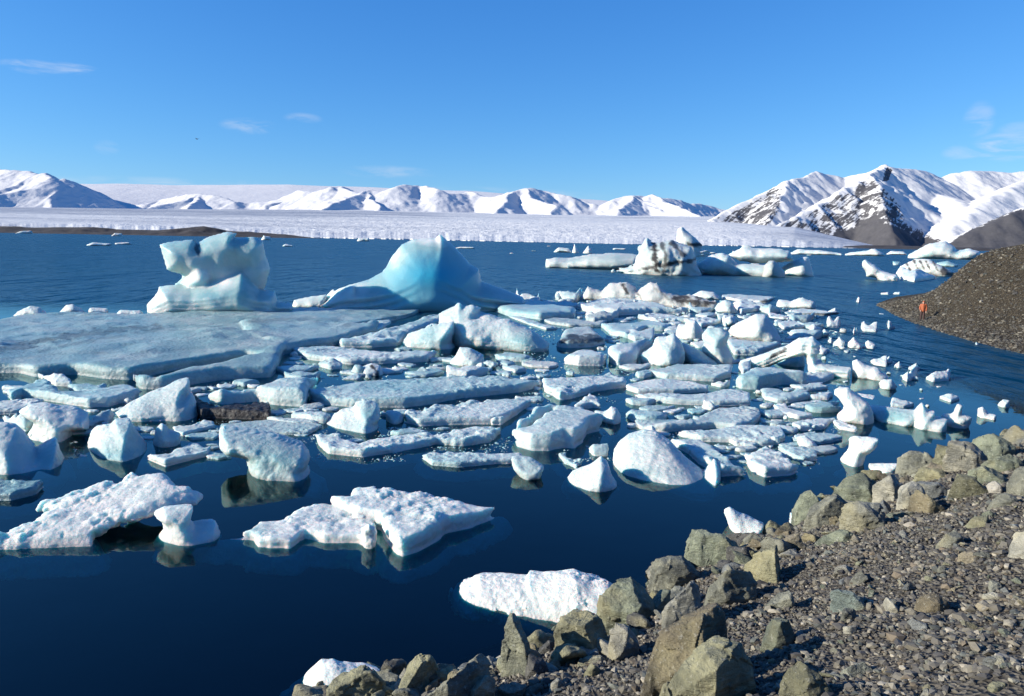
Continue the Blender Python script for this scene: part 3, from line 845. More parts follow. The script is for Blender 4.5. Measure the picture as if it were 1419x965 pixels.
            vc = v0 + lean * np.maximum(az, 0)[None, :] + p.get('skew', -0.30 if L < 110 else -0.1) * (UU - 0.5 * (pl[:, 0].min() + pl[:, 0].max())) + p.get('wob', 0.25) * T * fbm(np.stack([UU / (1.5 * T) + seed, ZZ / (1.5 * T), 0 * UU], -1), 3)
            f = np.minimum(prof[:, None, :] - np.abs(V[:, :, None] - vc[:, None, :]), s[:, None, :] * 1.0)
            f = f + np.maximum(-Zg, 0) * 0.35
            f = f.astype(F32)
        F = f if F is None else smax(F, f, p.get('blend', 0.08) * Eall)
    F = F.astype(F32)
    F = np.minimum(F, Zg - zb)
    near = np.abs(F) < 2.2 * A + 2 * max(du, dz)
    i, j, k = np.nonzero(near)
    C = np.stack([ax[i], ay[j], az[k]], 1).astype(F32)
    Q = C / Eall * freq + seed * 1.37
    nz = fbm(Q, octv)
    flat = built[0][0] == 'f'
    k_ = fct * (0.45 if flat else 1.0)
    nz = 0.6 * nz + k_ * (facet(Q * 1.15 + 7.7) + 0.35 * facet(Q * 2.9 + 1.3))
    if flat: lump *= 0.6
    patch = sstep(-0.35, 0.45, fbm(Q * np.array([.22, .22, .22], F32) + 3.1, 2))
    nz = nz * (0.35 + 0.9 * patch)
    if lump: nz = nz * (1 - 0.35 * lump) + 0.30 * lump * (0.3 + patch) * ridged(Q * 1.5 + 4.4 + 0.35 * fbm(Q * .7, 2)[..., None], 4)
    F[i, j, k] += A * nz
    Vv, Qd = surface_nets(F, ax, ay, az)
    if len(Vv) < 8: print('EMPTY', label); return None
    world_xy = O[:2] + Vv[:, :1] * u + Vv[:, 1:2] * w
    Wp = np.concatenate([world_xy, Vv[:, 2:3]], 1)
    gx, gy, _ = project(Wp)
    pp = np.stack([gx, gy], -1).astype(F32)
    bl = np.full(len(Vv), blue, F32); di = np.full(len(Vv), dirt, F32)
    for (sx, sy, rx, ry, val) in spots:
        g = np.exp(-(((gx - sx) / rx) ** 2 + ((gy - sy) / ry) ** 2)); bl = bl + (val - bl) * g
    wob = fbm(np.stack([gx / 14, gy / 6, 0 * gx + seed], -1), 3)
    for pts, wd, st in lines:
        ld = line_dist(pp, pts) + wd * 0.8 * wob
        di = np.maximum(di, st * sstep(wd, wd * 0.25, ld))
    c = np.array([O[0], O[1], 0.0]); c[:2] = world_xy.mean(0)
    me = mesh_from(name, Wp - c, Qd, mat or ICE, {'blue': bl, 'dirt': di, 'size': np.full(len(Vv), size if size else min(max(Eall, .5), 4.0)), 'rough': np.full(len(Vv), rough)})
    o = link(name, me, c, label=label, cat=cat or name.replace('_', ' '), group=group)
    ICE_POS.append((pxm, yb, label))
    return o
def Fp(crop, s, **k): return dict(poly=px(crop, s), **({**k, 'wl': px(crop, k['wl'])} if 'wl' in k else k))
def Sp(crop, s, **k): return dict(poly=px(crop, s), kind='slab', **k)

GF = "flat ice floes of the drifting pack"; GC = "small ice chunks between the floes"; GB = "icebergs grounded in the lagoon"; GD = "distant bergs on the open lagoon"
GR = "loose ice chunks in the calm channel"
# ================= the two tall bergs and the long floe in front
ice("tall pale blue iceberg with an undercut block balanced on a lower ledge", [
    Sp('c1', "650,410 700,398 795,388 808,404 850,380 930,358 975,362 960,385 1035,378 1075,395 1090,470 1105,510 1090,560 1080,590 1000,640 860,640 745,600 765,540 740,525 710,528 680,515 668,470", zf=.05, T=2.0, R=1.3, dv=1.2, foot=0.0, wob=.18, fl=True, skew=-.15),
    Sp('c1', "592,665 640,612 645,588 700,580 780,582 860,562 985,520 1030,560 1060,590 1120,600 1130,640 1190,645 1190,672 1128,676 700,692 600,697", T=2.2, R=1.6, dv=-0.7, wob=.15),
    Sp('c1', "755,575 778,528 808,505 850,510 870,545 850,590 765,590", T=1.3, dv=1.0, blend=.22)],
    name='iceberg', group=GB, amp=0.022, freq=3.2, blue=0.50, fct=.5, spots=[(255, 340, 22, 14, .95), (330, 345, 30, 20, .9), (300, 410, 50, 14, 1.0), (215, 425, 14, 16, .1), (312, 390, 12, 12, .0), (280, 378, 16, 9, .1)],
    lines=[(px('c1', "803,395 808,420 812,455"), 4, .75)], rough=.45, size=5, res=1.3)
ice("big peaked turquoise iceberg with a smooth concave front and white left ridge", [
    Sp('c2', "150,668 215,640 260,595 300,578 385,555 440,525 460,500 480,460 520,410 570,388 640,383 660,385 680,368 700,385 730,410 775,455 805,490 840,510 850,560 900,578 960,600 1020,625 1030,668 860,672 600,690 300,670", T=3.6, R=3.2, wob=.10, foot=.4, lean=.12, skew=0),
    Sp('c2', "150,668 215,640 260,595 300,580 335,575 345,610 310,668", T=1.6, dv=2.6, skew=-.9, blend=.2)],
    name='iceberg', group=GB, amp=0.016, freq=3.0, blue=0.70, fct=.45, spots=[(598, 386, 62, 42, 1.6), (560, 412, 50, 18, 1.25), (640, 415, 40, 18, 1.2), (600, 333, 34, 9, .12), (545, 352, 14, 16, .2), (450, 412, 40, 26, .05), (490, 400, 26, 12, .2), (690, 405, 30, 16, .7)], rough=.25, size=6, res=1.3)
ice("low white ice tail lying at the left foot of the turquoise iceberg", Sp('c2', "70,668 80,640 130,628 215,612 215,640 205,668 150,672", T=1.5), name='ice_chunk', group=GB, amp=.05, blue=.35)
for s, lb in (("48,708 75,685 120,662 160,665 190,685 195,708", "rounded white ice hump farthest left on the back edge of the long grey floe"),
              ("240,692 270,660 300,655 345,680 350,692", "rounded white ice hump second from left behind the long grey floe"),
              ("352,692 370,670 440,672 448,692", "low white ice lump third from left behind the long grey floe"),
              ("470,702 490,680 580,680 592,700", "low white ice lump just left of the tall undercut iceberg")):
    ice(lb, Sp('c1', s, T=.9), name='ice_chunk', group=GC, amp=.10, blue=.2, lump=.4)
ice("long low grey floe with dirt stripe, the widest sheet of ice at the left", [
    Fp('P', "-60,445 0,442 20,437 70,433 140,433 200,435 240,432 380,427 480,426 540,429 583,432 576,437 545,445 500,451 470,458 400,466 320,470 200,478 60,486 -60,490", dep=26, a1=.2, round=.1, swell=.30, S=1.4),
    Fp('P', "330,452 420,444 500,446 528,449 524,462 482,476 430,485 396,492 376,486 345,478", dep=7, a1=.5, round=.5, swell=.2),
    Fp('P', "-60,470 60,464 200,458 330,455 395,470 398,490 386,505 340,500 300,505 254,512 218,520 180,528 140,526 100,520 45,524 25,518 -60,518", dep=16, a1=.3, round=.22, swell=.42, S=1.6),
    Fp('P', "180,530 218,518 254,508 300,500 340,490 392,492 388,512 378,524 340,526 305,528 274,533 228,541 193,541", a1=.6, round=.5)],
    name='ice_floe', group=GF, amp=.03, freq=3.0, octv=6, lump=.15, fct=.5, blue=.70, dirt=.22, lines=[(px('c1', "-20,845 60,835 130,815 260,790 400,770 520,758 660,748"), 7, .62), (px('c1', "150,850 400,800 640,762"), 4, .45), (px('d1', "0,70 300,45 700,30 1100,10"), 3, .35), (px('d2', "20,180 200,170 480,170 560,200"), 5, .45), (px('d2', "750,160 850,150 960,140"), 5, .5)], rough=1.0, res=1.6)
# ================= central cluster
ice("lumpy three lobed white berg in the middle with knobs on its crest", [
    Sp('c2', "720,768 740,725 800,712 900,718 960,718 1050,750 1090,780 1118,805 1105,842 980,852 870,848 790,842 740,822", T=1.9, dv=.4, R=1.6),
    Sp('c2', "520,818 545,780 640,745 740,718 735,760 728,800 748,838 620,844 545,832", T=1.6, dv=.5),
    Sp('c2', "670,700 740,665 760,648 775,665 815,658 850,670 835,688 880,690 940,712 1000,735 960,800 740,800 690,740", T=1.5, dv=1.9)],
    name='iceberg', amp=.05, freq=3.6, lump=.4, blue=.42, spots=[(555, 425, 20, 14, .8), (600, 462, 14, 22, .7), (715, 475, 30, 14, .75)], size=3)
ice("long pale blue floe sloping up to the knobbed middle berg from the left", [Fp('c2', "250,818 290,790 400,765 520,735 600,710 670,690 700,690 700,730 640,752 550,790 512,828 400,834 270,834", dep=6, round=.4),
    Fp('c2', "330,765 360,730 470,715 485,730 420,775", dep=2.5)], group=GF, amp=.07, lump=.3, blue=.55)
ice("small white ice block standing in the water before the knobbed middle berg", Sp('c2', "715,897 740,870 760,835 800,832 860,860 862,892 850,915 720,912", T=1.0), name='ice_chunk', group=GC, amp=.07, blue=.3)
ice("smooth broad pale blue floe lying right of the turquoise iceberg", Fp('c2', "865,672 920,650 1040,630 1180,655 1245,690 1240,712 1090,722 950,705", dep=9, round=.5), group=GF, amp=.04, blue=.68, rough=.6)
ice("grey domed floe with a black dirt patch on its front", Fp('d3', "335,398 360,340 390,295 450,280 560,285 620,330 650,378 560,402 420,408", dep=4.5, round=.5), group=GF, amp=.04, blue=.5, dirt=.12, lines=[(px('d3', "390,360 450,350 540,345 590,360"), 7, .9), (px('d3', "430,372 560,372"), 6, .7)])
ice("long white floe with a shaded right half, before the sloping pale blue floe", Fp('d2', "250,348 340,315 480,310 600,325 750,345 1050,370 1000,402 780,412 560,417 330,390", dep=5, round=.3), group=GF, amp=.09, lump=.5, blue=.42)
ice("round white ice ball split by a brown band", Sp('d2', "625,462 640,425 690,408 740,420 757,462 720,487 650,482", T=.9), name='ice_chunk', group=GC, amp=.05, blue=.1, lines=[(px('d2', "690,425 720,455 722,485"), 3.2, .9)])
ice("small pale ice bit left of the brown banded ice ball", Fp('d2', "530,497 580,470 640,478 620,500"), name='ice_chunk', group=GC, blue=.4)
ice("grey slushy ice bit behind the brown banded ice ball", Fp('d2', "390,425 480,388 530,400 530,440 460,445"), name='ice_chunk', group=GC, blue=.5, lump=.6, amp=.15)
ice("small grey ice lump before the front white block of the middle berg", Fp('d2', "920,470 960,425 1000,440 1010,475"), name='ice_chunk', group=GC, blue=.5)
ice("very long blue grey floe with a bright left end, crossing the middle", Fp('P', "426,547 434,538 462,534 492,528 543,524 619,522 690,520 740,527 756,536 720,545 640,553 594,562 560,566 492,566 449,562 429,554", dep=8, a1=.35, round=.2), group=GF, amp=.06, freq=3.5, lump=.4, blue=.60)
ice("broad white floe with teal base behind the black ice chunk", Fp('P', "279,551 287,540 317,535 355,534 373,524 386,519 424,519 441,524 446,534 432,544 428,557 426,566 378,563 355,558 305,562 285,559", dep=5, a1=.6, round=.4), group=GF, amp=.06, blue=.6)
BLACK_ICE = None
ice("long black dirt laden ice chunk between white floes at the left", Fp('P', "268,552 274,549 282,556 302,563 325,556 340,561 363,554 373,558 377,575 375,583 340,582 290,580 278,582 270,572", a1=.5, round=.2, dep=1.8), name='ice_chunk', amp=.08, freq=2.4, blue=.2, dirt=.97)
ice("large white pyramid shaped chunk leaning against the black ice", Sp('d1', "630,372 700,320 800,270 900,230 980,190 1030,175 1042,200 1015,240 1042,240 1062,270 1085,340 1103,388 1050,404 950,434 850,434 720,404", T=1.5, lean=.35), name='ice_chunk', group=GC, amp=.06, lump=.2, blue=.22, dirt=.06, spots=[(255, 575, 12, 18, .6)])
ice("small white upright ice stub right of the big blue based chunk", Sp('d1', "830,562 850,450 885,416 920,450 985,475 987,535 930,548", T=.55), name='ice_chunk', group=GC, amp=.06, blue=.3)
ice("low grey ice strip behind the white upright stub", Fp('d1', "945,455 980,430 1040,430 1100,405 1170,408 1178,447 1100,464 1000,494 950,480"), name='ice_chunk', group=GC, blue=.4, amp=.12, lump=.4)
ice("ribbed cream white chunk lying low before the white upright stub", Fp('d1', "785,612 860,590 940,570 1040,518 1090,512 1120,550 1158,560 1152,602 1050,624 900,664 850,644", dep=2.6), name='ice_chunk', group=GC, blue=.38, amp=.08, lump=.3)
ice("big glassy chunk with white left face and blue green base near left shore ice", Sp('d1', "460,605 490,500 520,460 600,430 630,395 710,386 760,470 800,520 822,570 805,625 700,650 540,650 470,630", T=1.6, R=1.4), name='ice_chunk', group=GC, blue=.55, amp=.05, spots=[(135, 600, 14, 14, .15), (150, 632, 40, 10, 1.0), (190, 600, 14, 14, .7)])
ice("grey ice block with a brown rim behind the big glassy chunk", Fp('d1', "455,440 500,400 500,370 550,350 620,360 637,392 600,428 520,458 462,482"), name='ice_chunk', group=GC, blue=.35, dirt=.18, amp=.08, lines=[(px('d1', "460,450 520,430 560,415"), 4, .8)])
ice("large white mushroom chunk with flat top behind the bright left edge block", [Sp('d1', "100,365 160,330 250,315 330,325 420,330 482,360 484,415 400,432 380,480 345,595 270,610 170,570 150,490 190,430 180,402", zf=.05, T=1.5, dv=1.0)], name='ice_chunk', group=GC, blue=.32, amp=.06, lump=.2)
ice("bright white chunk cut by the left edge of the photo", [Sp('d1', "-120,470 -40,440 30,436 90,440 140,480 170,520 200,560 260,520 310,498 342,590 364,640 314,700 190,728 110,728 0,700 -120,700", T=1.5, dv=0, lean=.1)], name='ice_chunk', group=GC, blue=.28, amp=.06, lump=.3, spots=[(70, 635, 20, 22, .6)])
ice("dark grey green ice ledge under the bright left edge chunk", Fp('d1', "-120,700 110,730 200,730 262,760 200,815 60,850 -120,850", dep=2.2, round=.3), name='ice_chunk', blue=.95, dirt=.25, amp=.08)
ice("small grey ice chunk at far left behind the mushroom chunk", Fp('d1', "10,400 40,380 110,375 185,410 182,452 140,472 60,442 20,432"), name='ice_chunk', group=GC, blue=.5, amp=.1)
ice("long hollowed white floe with blue shade below the long grey floe", [Fp('d1', "30,275 110,215 200,180 270,195 330,240 400,237 540,225 700,200 760,230 792,262 740,292 600,332 480,338 330,314 200,294 130,284 60,304", dep=4.5, a1=.5)], group=GF, amp=.12, lump=.3, blue=.62)
ice("white rubble lump on the front edge of the long grey floe", Fp('d1', "168,152 190,135 260,155 330,150 390,180 402,222 300,218 250,192"), name='ice_chunk', group=GC, amp=.15, lump=.5, blue=.3)
ice("greyish slush covered floe at the left edge behind the mushroom chunk", Fp('d1', "-100,300 100,290 250,310 220,330 100,372 -100,375", dep=3), group=GF, amp=.12, lump=.6, blue=.4, dirt=.08)
ice("mushroom shaped floe with overhanging slab and a fluted stem at lower left", [Sp('d6', "70,138 90,122 200,128 330,140 450,168 480,205 464,242 492,300 527,322 522,352 400,362 370,334 340,338 270,334 210,293 190,228 100,218 72,192", zf=.05, T=.85, R=.45, lean=.15, wob=.1, dv=.3)], name='ice_chunk', amp=.03, freq=4, blue=.42, spots=[(385, 645, 40, 20, .7)], size=1.5)
ice("thin grey slush sheet behind the overhanging mushroom floe", Fp('P', "300,593 357,581 420,581 450,592 426,604 342,602", dep=3.4, a1=.2, kmin=0), group=GF, amp=.10, lump=.5, blue=.55, dirt=.12)
ice("tilted snow crusted floe over a dark cave with a flared column, lower left", [
    Fp('d5', "-160,560 0,505 190,430 240,405 188,375 220,345 330,330 560,252 650,262 690,220 740,198 782,240 920,232 990,298 1140,328 1092,382 1010,392 850,434 640,486 540,526 500,604 240,628 0,636 -160,640", wl="-160,640 0,634 400,630 900,636 1190,560", dep=2.3, a1=.2, S=3.0, thick=.26, swell=.25),
    Fp('d5', "-160,600 0,560 240,560 420,560 520,580 505,622 240,632 0,640 -160,642", dep=.8, a1=.8),
    Sp('d5', "845,455 900,420 1052,392 1034,470 1060,492 1170,470 1194,535 1100,606 900,636 855,604 905,545 890,485", zf=.05, T=.42, dv=-.55, R=.3)],
    amp=.045, freq=5.0, lump=.35, octv=5, blue=.06, spots=[(255, 710, 30, 30, .3)], res=1.2, rough=1.3)
ice("angular white floe with a peaked crest and pointed right tip, lower middle", [
    Fp('d6', "540,464 650,400 662,365 700,353 830,368 900,383 1000,383 1150,408 1290,443 1347,486 1310,524 1200,566 1100,586 1050,628 980,668 890,697 850,676 790,604 780,564 690,552 620,515", dep=3.6, a1=.34, S=1.9, round=.2, swell=.3),
    Fp('d6', "20,606 80,582 200,556 250,515 350,510 440,450 540,440 680,440 760,500 800,590 778,640 740,656 690,628 540,628 460,606 400,656 240,646 220,614 120,612", dep=2.6, a1=.3, round=.2, blend=.05)],
    amp=.045, freq=4.0, lump=.25, octv=5, blue=.12, res=1.2, rough=1.1, spots=[(350, 730, 40, 16, .5)])
for s, lb in (("660,520 690,490 730,490 735,530 700,555", "ice crumb lodged at the foot of the peaked floe, upper of three"), ("710,560 745,535 775,550 778,600 740,650 715,610", "jagged ice crumb hanging over the water at the peaked floe's front"), ("490,590 510,560 540,570 535,600", "ice crumb lying on the flat left wing of the peaked floe"), ("570,560 600,535 625,555 600,580", "ice crumb in the hollow left of the peaked floe's crest")):
    ice(lb, Sp('d6', s, T=.12, zmin=.0), name='ice_chunk', group="ice crumbs on the peaked floe", amp=.08, blue=.1)
ice("thin pointed strip of white floe in open water right of the mushroom floe", Fp('P', "581,635 593,626 630,625 680,627 720,625 726,634 720,643 690,644 635,649 597,646", dep=1.7, round=.35), group=GF, amp=.08, lump=.3, blue=.4)
ice("long ragged white floe with a bumpy rim, behind the thin pointed strip", Fp('d2', "375,818 430,795 500,800 620,838 740,808 900,788 950,783 1070,793 1200,758 1330,748 1402,790 1342,842 1200,864 1050,856 880,886 640,926 450,906 400,866", dep=4, a1=.4), group=GF, amp=.13, lump=.5, blue=.42)
ice("broad white chunk with a glassy right half, before the long blue grey floe", Sp('d2', "432,742 520,680 590,660 600,630 650,610 720,620 737,660 715,690 727,730 722,795 600,800 520,785 450,755", T=1.2, lean=.2), name='ice_chunk', group=GC, amp=.05, lump=.2, blue=.35, spots=[(510, 575, 12, 14, .75)])
ice("small white cube of ice just right of the broad half glassy chunk", Sp('d2', "765,672 800,663 850,673 867,710 852,748 770,748", T=.6), name='ice_chunk', group=GC, amp=.06, blue=.3)
ice("long low white floe running right from the small white ice cube", Fp('P', "560,577 584,567 614,560 657,556 700,551 730,552 740,560 728,568 717,576 700,586 680,589 620,590 580,592 562,587", dep=4.5), group=GF, amp=.11, lump=.5, blue=.45)
# ================= front middle
ice("thick white ice slab with broad flat top in the front middle", [Fp('d7', "105,315 120,290 200,260 320,188 380,153 420,168 510,168 560,198 602,240 642,270 602,312 540,325 510,376 460,406 400,402 330,421 220,421 130,395 102,344", dep=3.6, a1=.45, round=.2),
    Fp('d7', "108,305 150,250 240,190 340,158 360,185 250,232 140,295", wl="105,400 360,300", dep=1.2)], group=GF, amp=.06, lump=.3, blue=.4, spots=[(755, 615, 30, 10, .6)])
ice("small white fin of ice on the right end of the thick flat slab", Sp('d7', "560,198 620,202 660,168 690,178 714,220 702,268 660,268 600,235", T=.45), name='ice_chunk', group=GC, amp=.05, blue=.2)
ice("jagged white chunk behind the thick flat slab", Fp('d7', "445,192 480,140 540,93 590,118 602,148 648,154 602,184 560,180 500,190", dep=1.5), name='ice_chunk', group=GC, amp=.1, lump=.3, blue=.3)
ice("small rounded ice lump between the flat slab and the pointed chunk", Fp('d7', "525,412 570,373 610,373 648,415 642,446 560,446"), name='ice_chunk', group=GC, amp=.08, blue=.45)
ice("sunken grey slush patch just before the thick flat slab", Fp('d7', "365,442 405,423 430,455 500,488 470,515 400,485", dep=1.2), name='ice_chunk', group=GC, amp=.2, lump=.6, blue=.6)
ice("tooth shaped white chunk tapering down into the water", Sp('d7', "108,460 150,453 220,458 292,490 272,542 200,582 160,545 120,503", zf=.05, T=.45, lean=.25), name='ice_chunk', group=GC, amp=.04, blue=.35)
ice("pointed white chunk with sloping back, left of the biggest front lump", Sp('d7', "403,592 440,545 540,500 600,453 640,478 667,550 693,582 602,626 540,636 480,646 440,615", T=.75, lean=.35), name='ice_chunk', group=GC, amp=.04, lump=.2, blue=.3)
ice("biggest rounded white lump in the front with crystalline face", [Sp('d7', "662,442 690,400 740,363 830,338 900,343 980,383 1060,448 1130,498 1160,518 1222,458 1252,490 1257,562 1212,596 1100,608 1000,598 850,592 740,576 690,545 662,505", T=1.3, lean=.45, R=1.0)], name='ice_chunk', amp=.045, freq=4, lump=.45, blue=.3, spots=[(870, 655, 40, 8, .8)], res=1.2)
ice("small white horn shaped chunk peeking over the biggest front lump", Sp('d7', "826,352 845,290 880,273 904,292 892,352", T=.3), name='ice_chunk', group=GC, amp=.05, blue=.2)
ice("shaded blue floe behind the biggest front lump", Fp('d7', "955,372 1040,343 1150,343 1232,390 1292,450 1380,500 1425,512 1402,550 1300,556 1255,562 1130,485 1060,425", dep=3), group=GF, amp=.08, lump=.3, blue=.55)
ice("flat grey white floe with a dark rim right of the calm pool", Fp('P', "883,597 900,587 923,585 954,580 994,565 1040,562 1053,568 1056,580 1046,591 1020,598 990,594 950,598 920,600", dep=4), group=GF, amp=.09, lump=.4, blue=.42, dirt=.08)
ice("wide low white floe in front of the dark rimmed floe", Fp('P', "930,602 955,596 1000,591 1027,588 1085,590 1090,610 1075,618 1055,620 1010,614 970,613", dep=2.5), group=GF, amp=.10, lump=.5, blue=.4)
ice("crusty white floe nearest the boulders below the wide low floe", Fp('d8', "96,402 130,368 200,333 282,358 342,408 394,450 332,474 200,486 130,455", dep=2.6), group=GF, amp=.10, lump=.6, blue=.25)
ice("crumbly white ice heap left of the crusty floe", Fp('d8', "16,305 60,278 182,288 188,328 150,345 60,335", dep=1.4), name='ice_chunk', group=GC, amp=.14, lump=.6, blue=.3)
ice("grey floe with a dark right end beside the crusty floe", Fp('d8', "250,342 300,328 380,333 442,348 454,402 380,410 320,394", dep=1.8), group=GF, amp=.09, lump=.4, blue=.5)
ice("white curved fin standing on the dark ended grey floe", Sp('d8', "353,340 353,292 390,286 432,308 462,346 400,350 372,340", T=.3), name='ice_chunk', group=GC, amp=.05, blue=.15)
# ================= middle pack
ice("long jagged tan and brown berg at the back of the pack", [Sp('d3', "488,125 520,73 570,88 600,93 640,53 740,43 790,68 802,88 870,43 922,58 962,98 1032,113 1100,108 1242,150 1202,178 1060,174 900,166 790,140 600,135", T=1.8, lean=.15)], name='iceberg', group=GB, amp=.10, freq=3.4, lump=.2, blue=.05, dirt=.25, lines=[(px('d3', "720,60 750,110"), 4, .95), (px('d3', "790,90 820,130"), 3, .7), (px('d3', "900,80 1000,160"), 3, .6), (px('d3', "1010,130 1100,150 1220,160"), 10, .95)])
ice("white snowy lump at the right end of the tan berg", Sp('d3', "1088,120 1150,90 1220,98 1254,130 1182,140", T=1.2), name='ice_chunk', group=GC, amp=.1, blue=.2)
ice("wide rumpled white floe in front of the tan berg", Fp('d3', "463,188 520,155 600,130 720,125 830,135 900,150 1000,188 1102,200 1050,219 850,219 680,229 560,219", dep=9), group=GF, amp=.14, lump=.6, blue=.35)
ice("smooth white cone of ice right of the tan berg", Sp('d3', "1203,214 1240,160 1280,138 1322,150 1347,214", T=1.6), name='ice_chunk', group=GC, amp=.04, blue=.45)
ice("low grey dusty floe between the smooth blue floe and the rumpled floe", Fp('d3', "288,258 350,235 480,245 570,258 640,260 602,289 430,289 320,274", dep=5), group=GF, amp=.08, blue=.4, dirt=.22)
ice("low smooth floe behind the dirt patched dome", Fp('d3', "88,232 180,233 280,268 372,300 300,306 200,275", dep=4), group=GF, amp=.06, blue=.55)
ice("smooth humped floe behind the rounded three lump floe", Fp('d3', "588,282 640,263 750,263 850,243 950,263 1008,295 950,314 850,309 760,356 650,336", dep=5, round=.4), group=GF, amp=.06, blue=.6)
ice("small rounded hump in front of the smooth humped floe", Fp('d3', "713,335 770,293 810,308 900,328 892,370 780,370", dep=2.6), name='ice_chunk', group=GC, amp=.06, blue=.45)
ice("broken white floe stretching right of the rumpled floe", Fp('d3', "798,242 880,213 960,218 1080,238 1200,233 1264,265 1150,294 1060,264 900,264", dep=7), group=GF, amp=.15, lump=.5, blue=.35)
ice("rounded white floe like a pillow at the edge of the calm pool", Fp('d3', "373,468 400,430 470,403 570,398 612,420 642,470 622,504 480,504 400,494", dep=3.2, round=.5, a1=.6), group=GF, amp=.05, blue=.4)
ice("double lobed white floe right of the pillow shaped floe", [Fp('d3', "613,412 650,378 720,368 880,368 892,400 822,442 802,494 690,505 638,484 637,430", dep=3.2, round=.5, a1=.6)], group=GF, amp=.05, blue=.4, spots=[(872, 490, 12, 8, .1)])
ice("steep white wedge right of the double lobed floe with pointed top", [Sp('d3', "813,442 880,400 900,348 960,343 1000,328 1042,370 1064,430 1044,486 890,516 850,484", T=1.3, lean=.2),
    Sp('d3', "1040,375 1150,420 1240,480 1325,488 1310,505 1060,505", T=1.0, dv=1.2)], name='ice_chunk', group=GC, amp=.05, blue=.4)
ice("white step shaped chunk behind the steep pointed wedge", Sp('d3', "1008,325 1020,280 1060,278 1075,248 1120,248 1164,310 1152,358 1050,362", T=1.0), name='ice_chunk', group=GC, amp=.05, blue=.25)
ice("hourglass shaped white ice pillar with a narrow waist", Sp('d3', "1152,332 1180,298 1260,293 1304,320 1284,380 1324,450 1330,494 1240,494 1150,404 1168,370", zf=.05, T=1.0), name='ice_chunk', amp=.04, blue=.35)
ice("white chunk right of the hourglass pillar's head", Sp('d3', "1298,297 1360,260 1424,238 1424,352 1370,344 1340,314", T=1.3), name='ice_chunk', group=GC, amp=.06, blue=.25)
ice("small white peak behind the hourglass pillar", Sp('d3', "1262,250 1310,228 1342,260 1292,290", T=.9), name='ice_chunk', group=GC, amp=.06, blue=.2)
ice("broad low floe with a rounded snout below the hourglass pillar", Fp('d3', "813,545 880,518 1020,488 1180,488 1324,520 1314,564 1222,590 1120,584 950,575", dep=5), group=GF, amp=.07, lump=.3, blue=.5)
ice("long rounded white floe, upper of two stacked before the calm pool", Fp('d3', "728,632 750,593 820,578 960,568 1100,583 1194,605 1194,644 1000,655 800,655", dep=3.6), group=GF, amp=.07, lump=.3, blue=.35)
ice("long thin white floe, lower of two stacked before the calm pool", Fp('d3', "733,664 800,648 1160,648 1270,623 1424,640 1424,718 1250,724 1000,714 830,694", dep=3.8), group=GF, amp=.08, lump=.4, blue=.4)
ice("knobbly white floe at the left bank of the calm pool", Fp('d3', "278,602 340,568 430,563 570,548 650,533 742,565 744,620 580,644 440,686 370,691 288,645", dep=4), group=GF, amp=.13, lump=.55, blue=.42)
ice("small white rubble heap left of the thick flat slab", Fp('d3', "-8,770 70,708 150,738 222,728 112,794 60,826 -8,826", dep=2), name='ice_chunk', group=GC, amp=.14, lump=.5, blue=.3)
ice("thin brownish ice sliver left of the knobbly floe", Fp('d3', "158,582 220,578 282,600 272,624 180,604"), name='ice_chunk', group=GC, amp=.1, blue=.2, dirt=.3)
ice("rounded white lump at the left end of the ice beam", Fp('d3', "1343,522 1360,488 1424,458 1424,545 1370,550", dep=2), name='ice_chunk', group=GC, amp=.06, blue=.35)
ice("flat white floe with ribbed front under the ice beam", Fp('d4', "18,594 80,558 100,543 170,508 330,508 462,533 472,562 460,606 330,606 200,636 100,630", dep=4, a1=.6), group=GF, amp=.05, lump=.3, blue=.55, spots=[(1060, 532, 30, 12, .9)])
# ================= right part of the pack
ice("white pyramid shaped chunk at the right side of the pack", Sp('d4', "38,304 100,260 190,213 240,218 282,270 322,340 328,378 200,364 100,334", T=1.8), name='ice_chunk', amp=.05, blue=.2)
ice("low wrinkled floe before the white pyramid", Fp('d4', "23,378 100,358 300,368 332,395 200,444 60,444", dep=5), group=GF, amp=.1, lump=.4, blue=.45)
ice("leaning white ice beam with a dark stripe, propped like an arch", Sp('d4', "82,512 95,483 160,463 280,418 350,393 420,348 500,338 544,380 512,410 522,470 600,490 704,500 692,534 480,530 468,440 455,402 340,434 200,509 130,545", T=.9, R=.7, zmin=.05), name='ice_chunk', amp=.02, freq=5, blue=.3, lines=[(px('d4', "265,460 300,440 350,410"), 3.2, .85)], res=1.2)
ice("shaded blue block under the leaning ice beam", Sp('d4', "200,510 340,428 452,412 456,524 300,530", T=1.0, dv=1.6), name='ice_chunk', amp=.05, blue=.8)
ice("small white rounded chunk behind the beam's right end", Sp('d4', "512,408 540,388 580,408 574,444 520,440", T=.8), name='ice_chunk', group=GC, amp=.06, blue=.2)
ice("double humped glassy white floe below the ribbed front floe", Fp('d4', "203,645 240,618 320,618 360,638 410,608 492,640 492,680 380,706 300,706 220,686", dep=2.6, round=.4), group=GF, amp=.06, blue=.5)
ice("bony white chunk with a knob below the double humped floe", Fp('d4', "280,735 310,688 380,728 500,758 503,790 420,797 330,777", dep=2), name='ice_chunk', group=GC, amp=.08, blue=.25)
ice("flat broken white floe left of the hook shaped berg's foot", Fp('d4', "375,832 420,798 540,783 604,810 564,850 420,861", dep=2.2), group=GF, amp=.12, lump=.4, blue=.3)
ice("small white floe just below the hook shaped berg", Fp('d4', "598,812 650,793 742,835 742,866 640,851", dep=1.4), name='ice_chunk', group=GC, amp=.1, blue=.3)
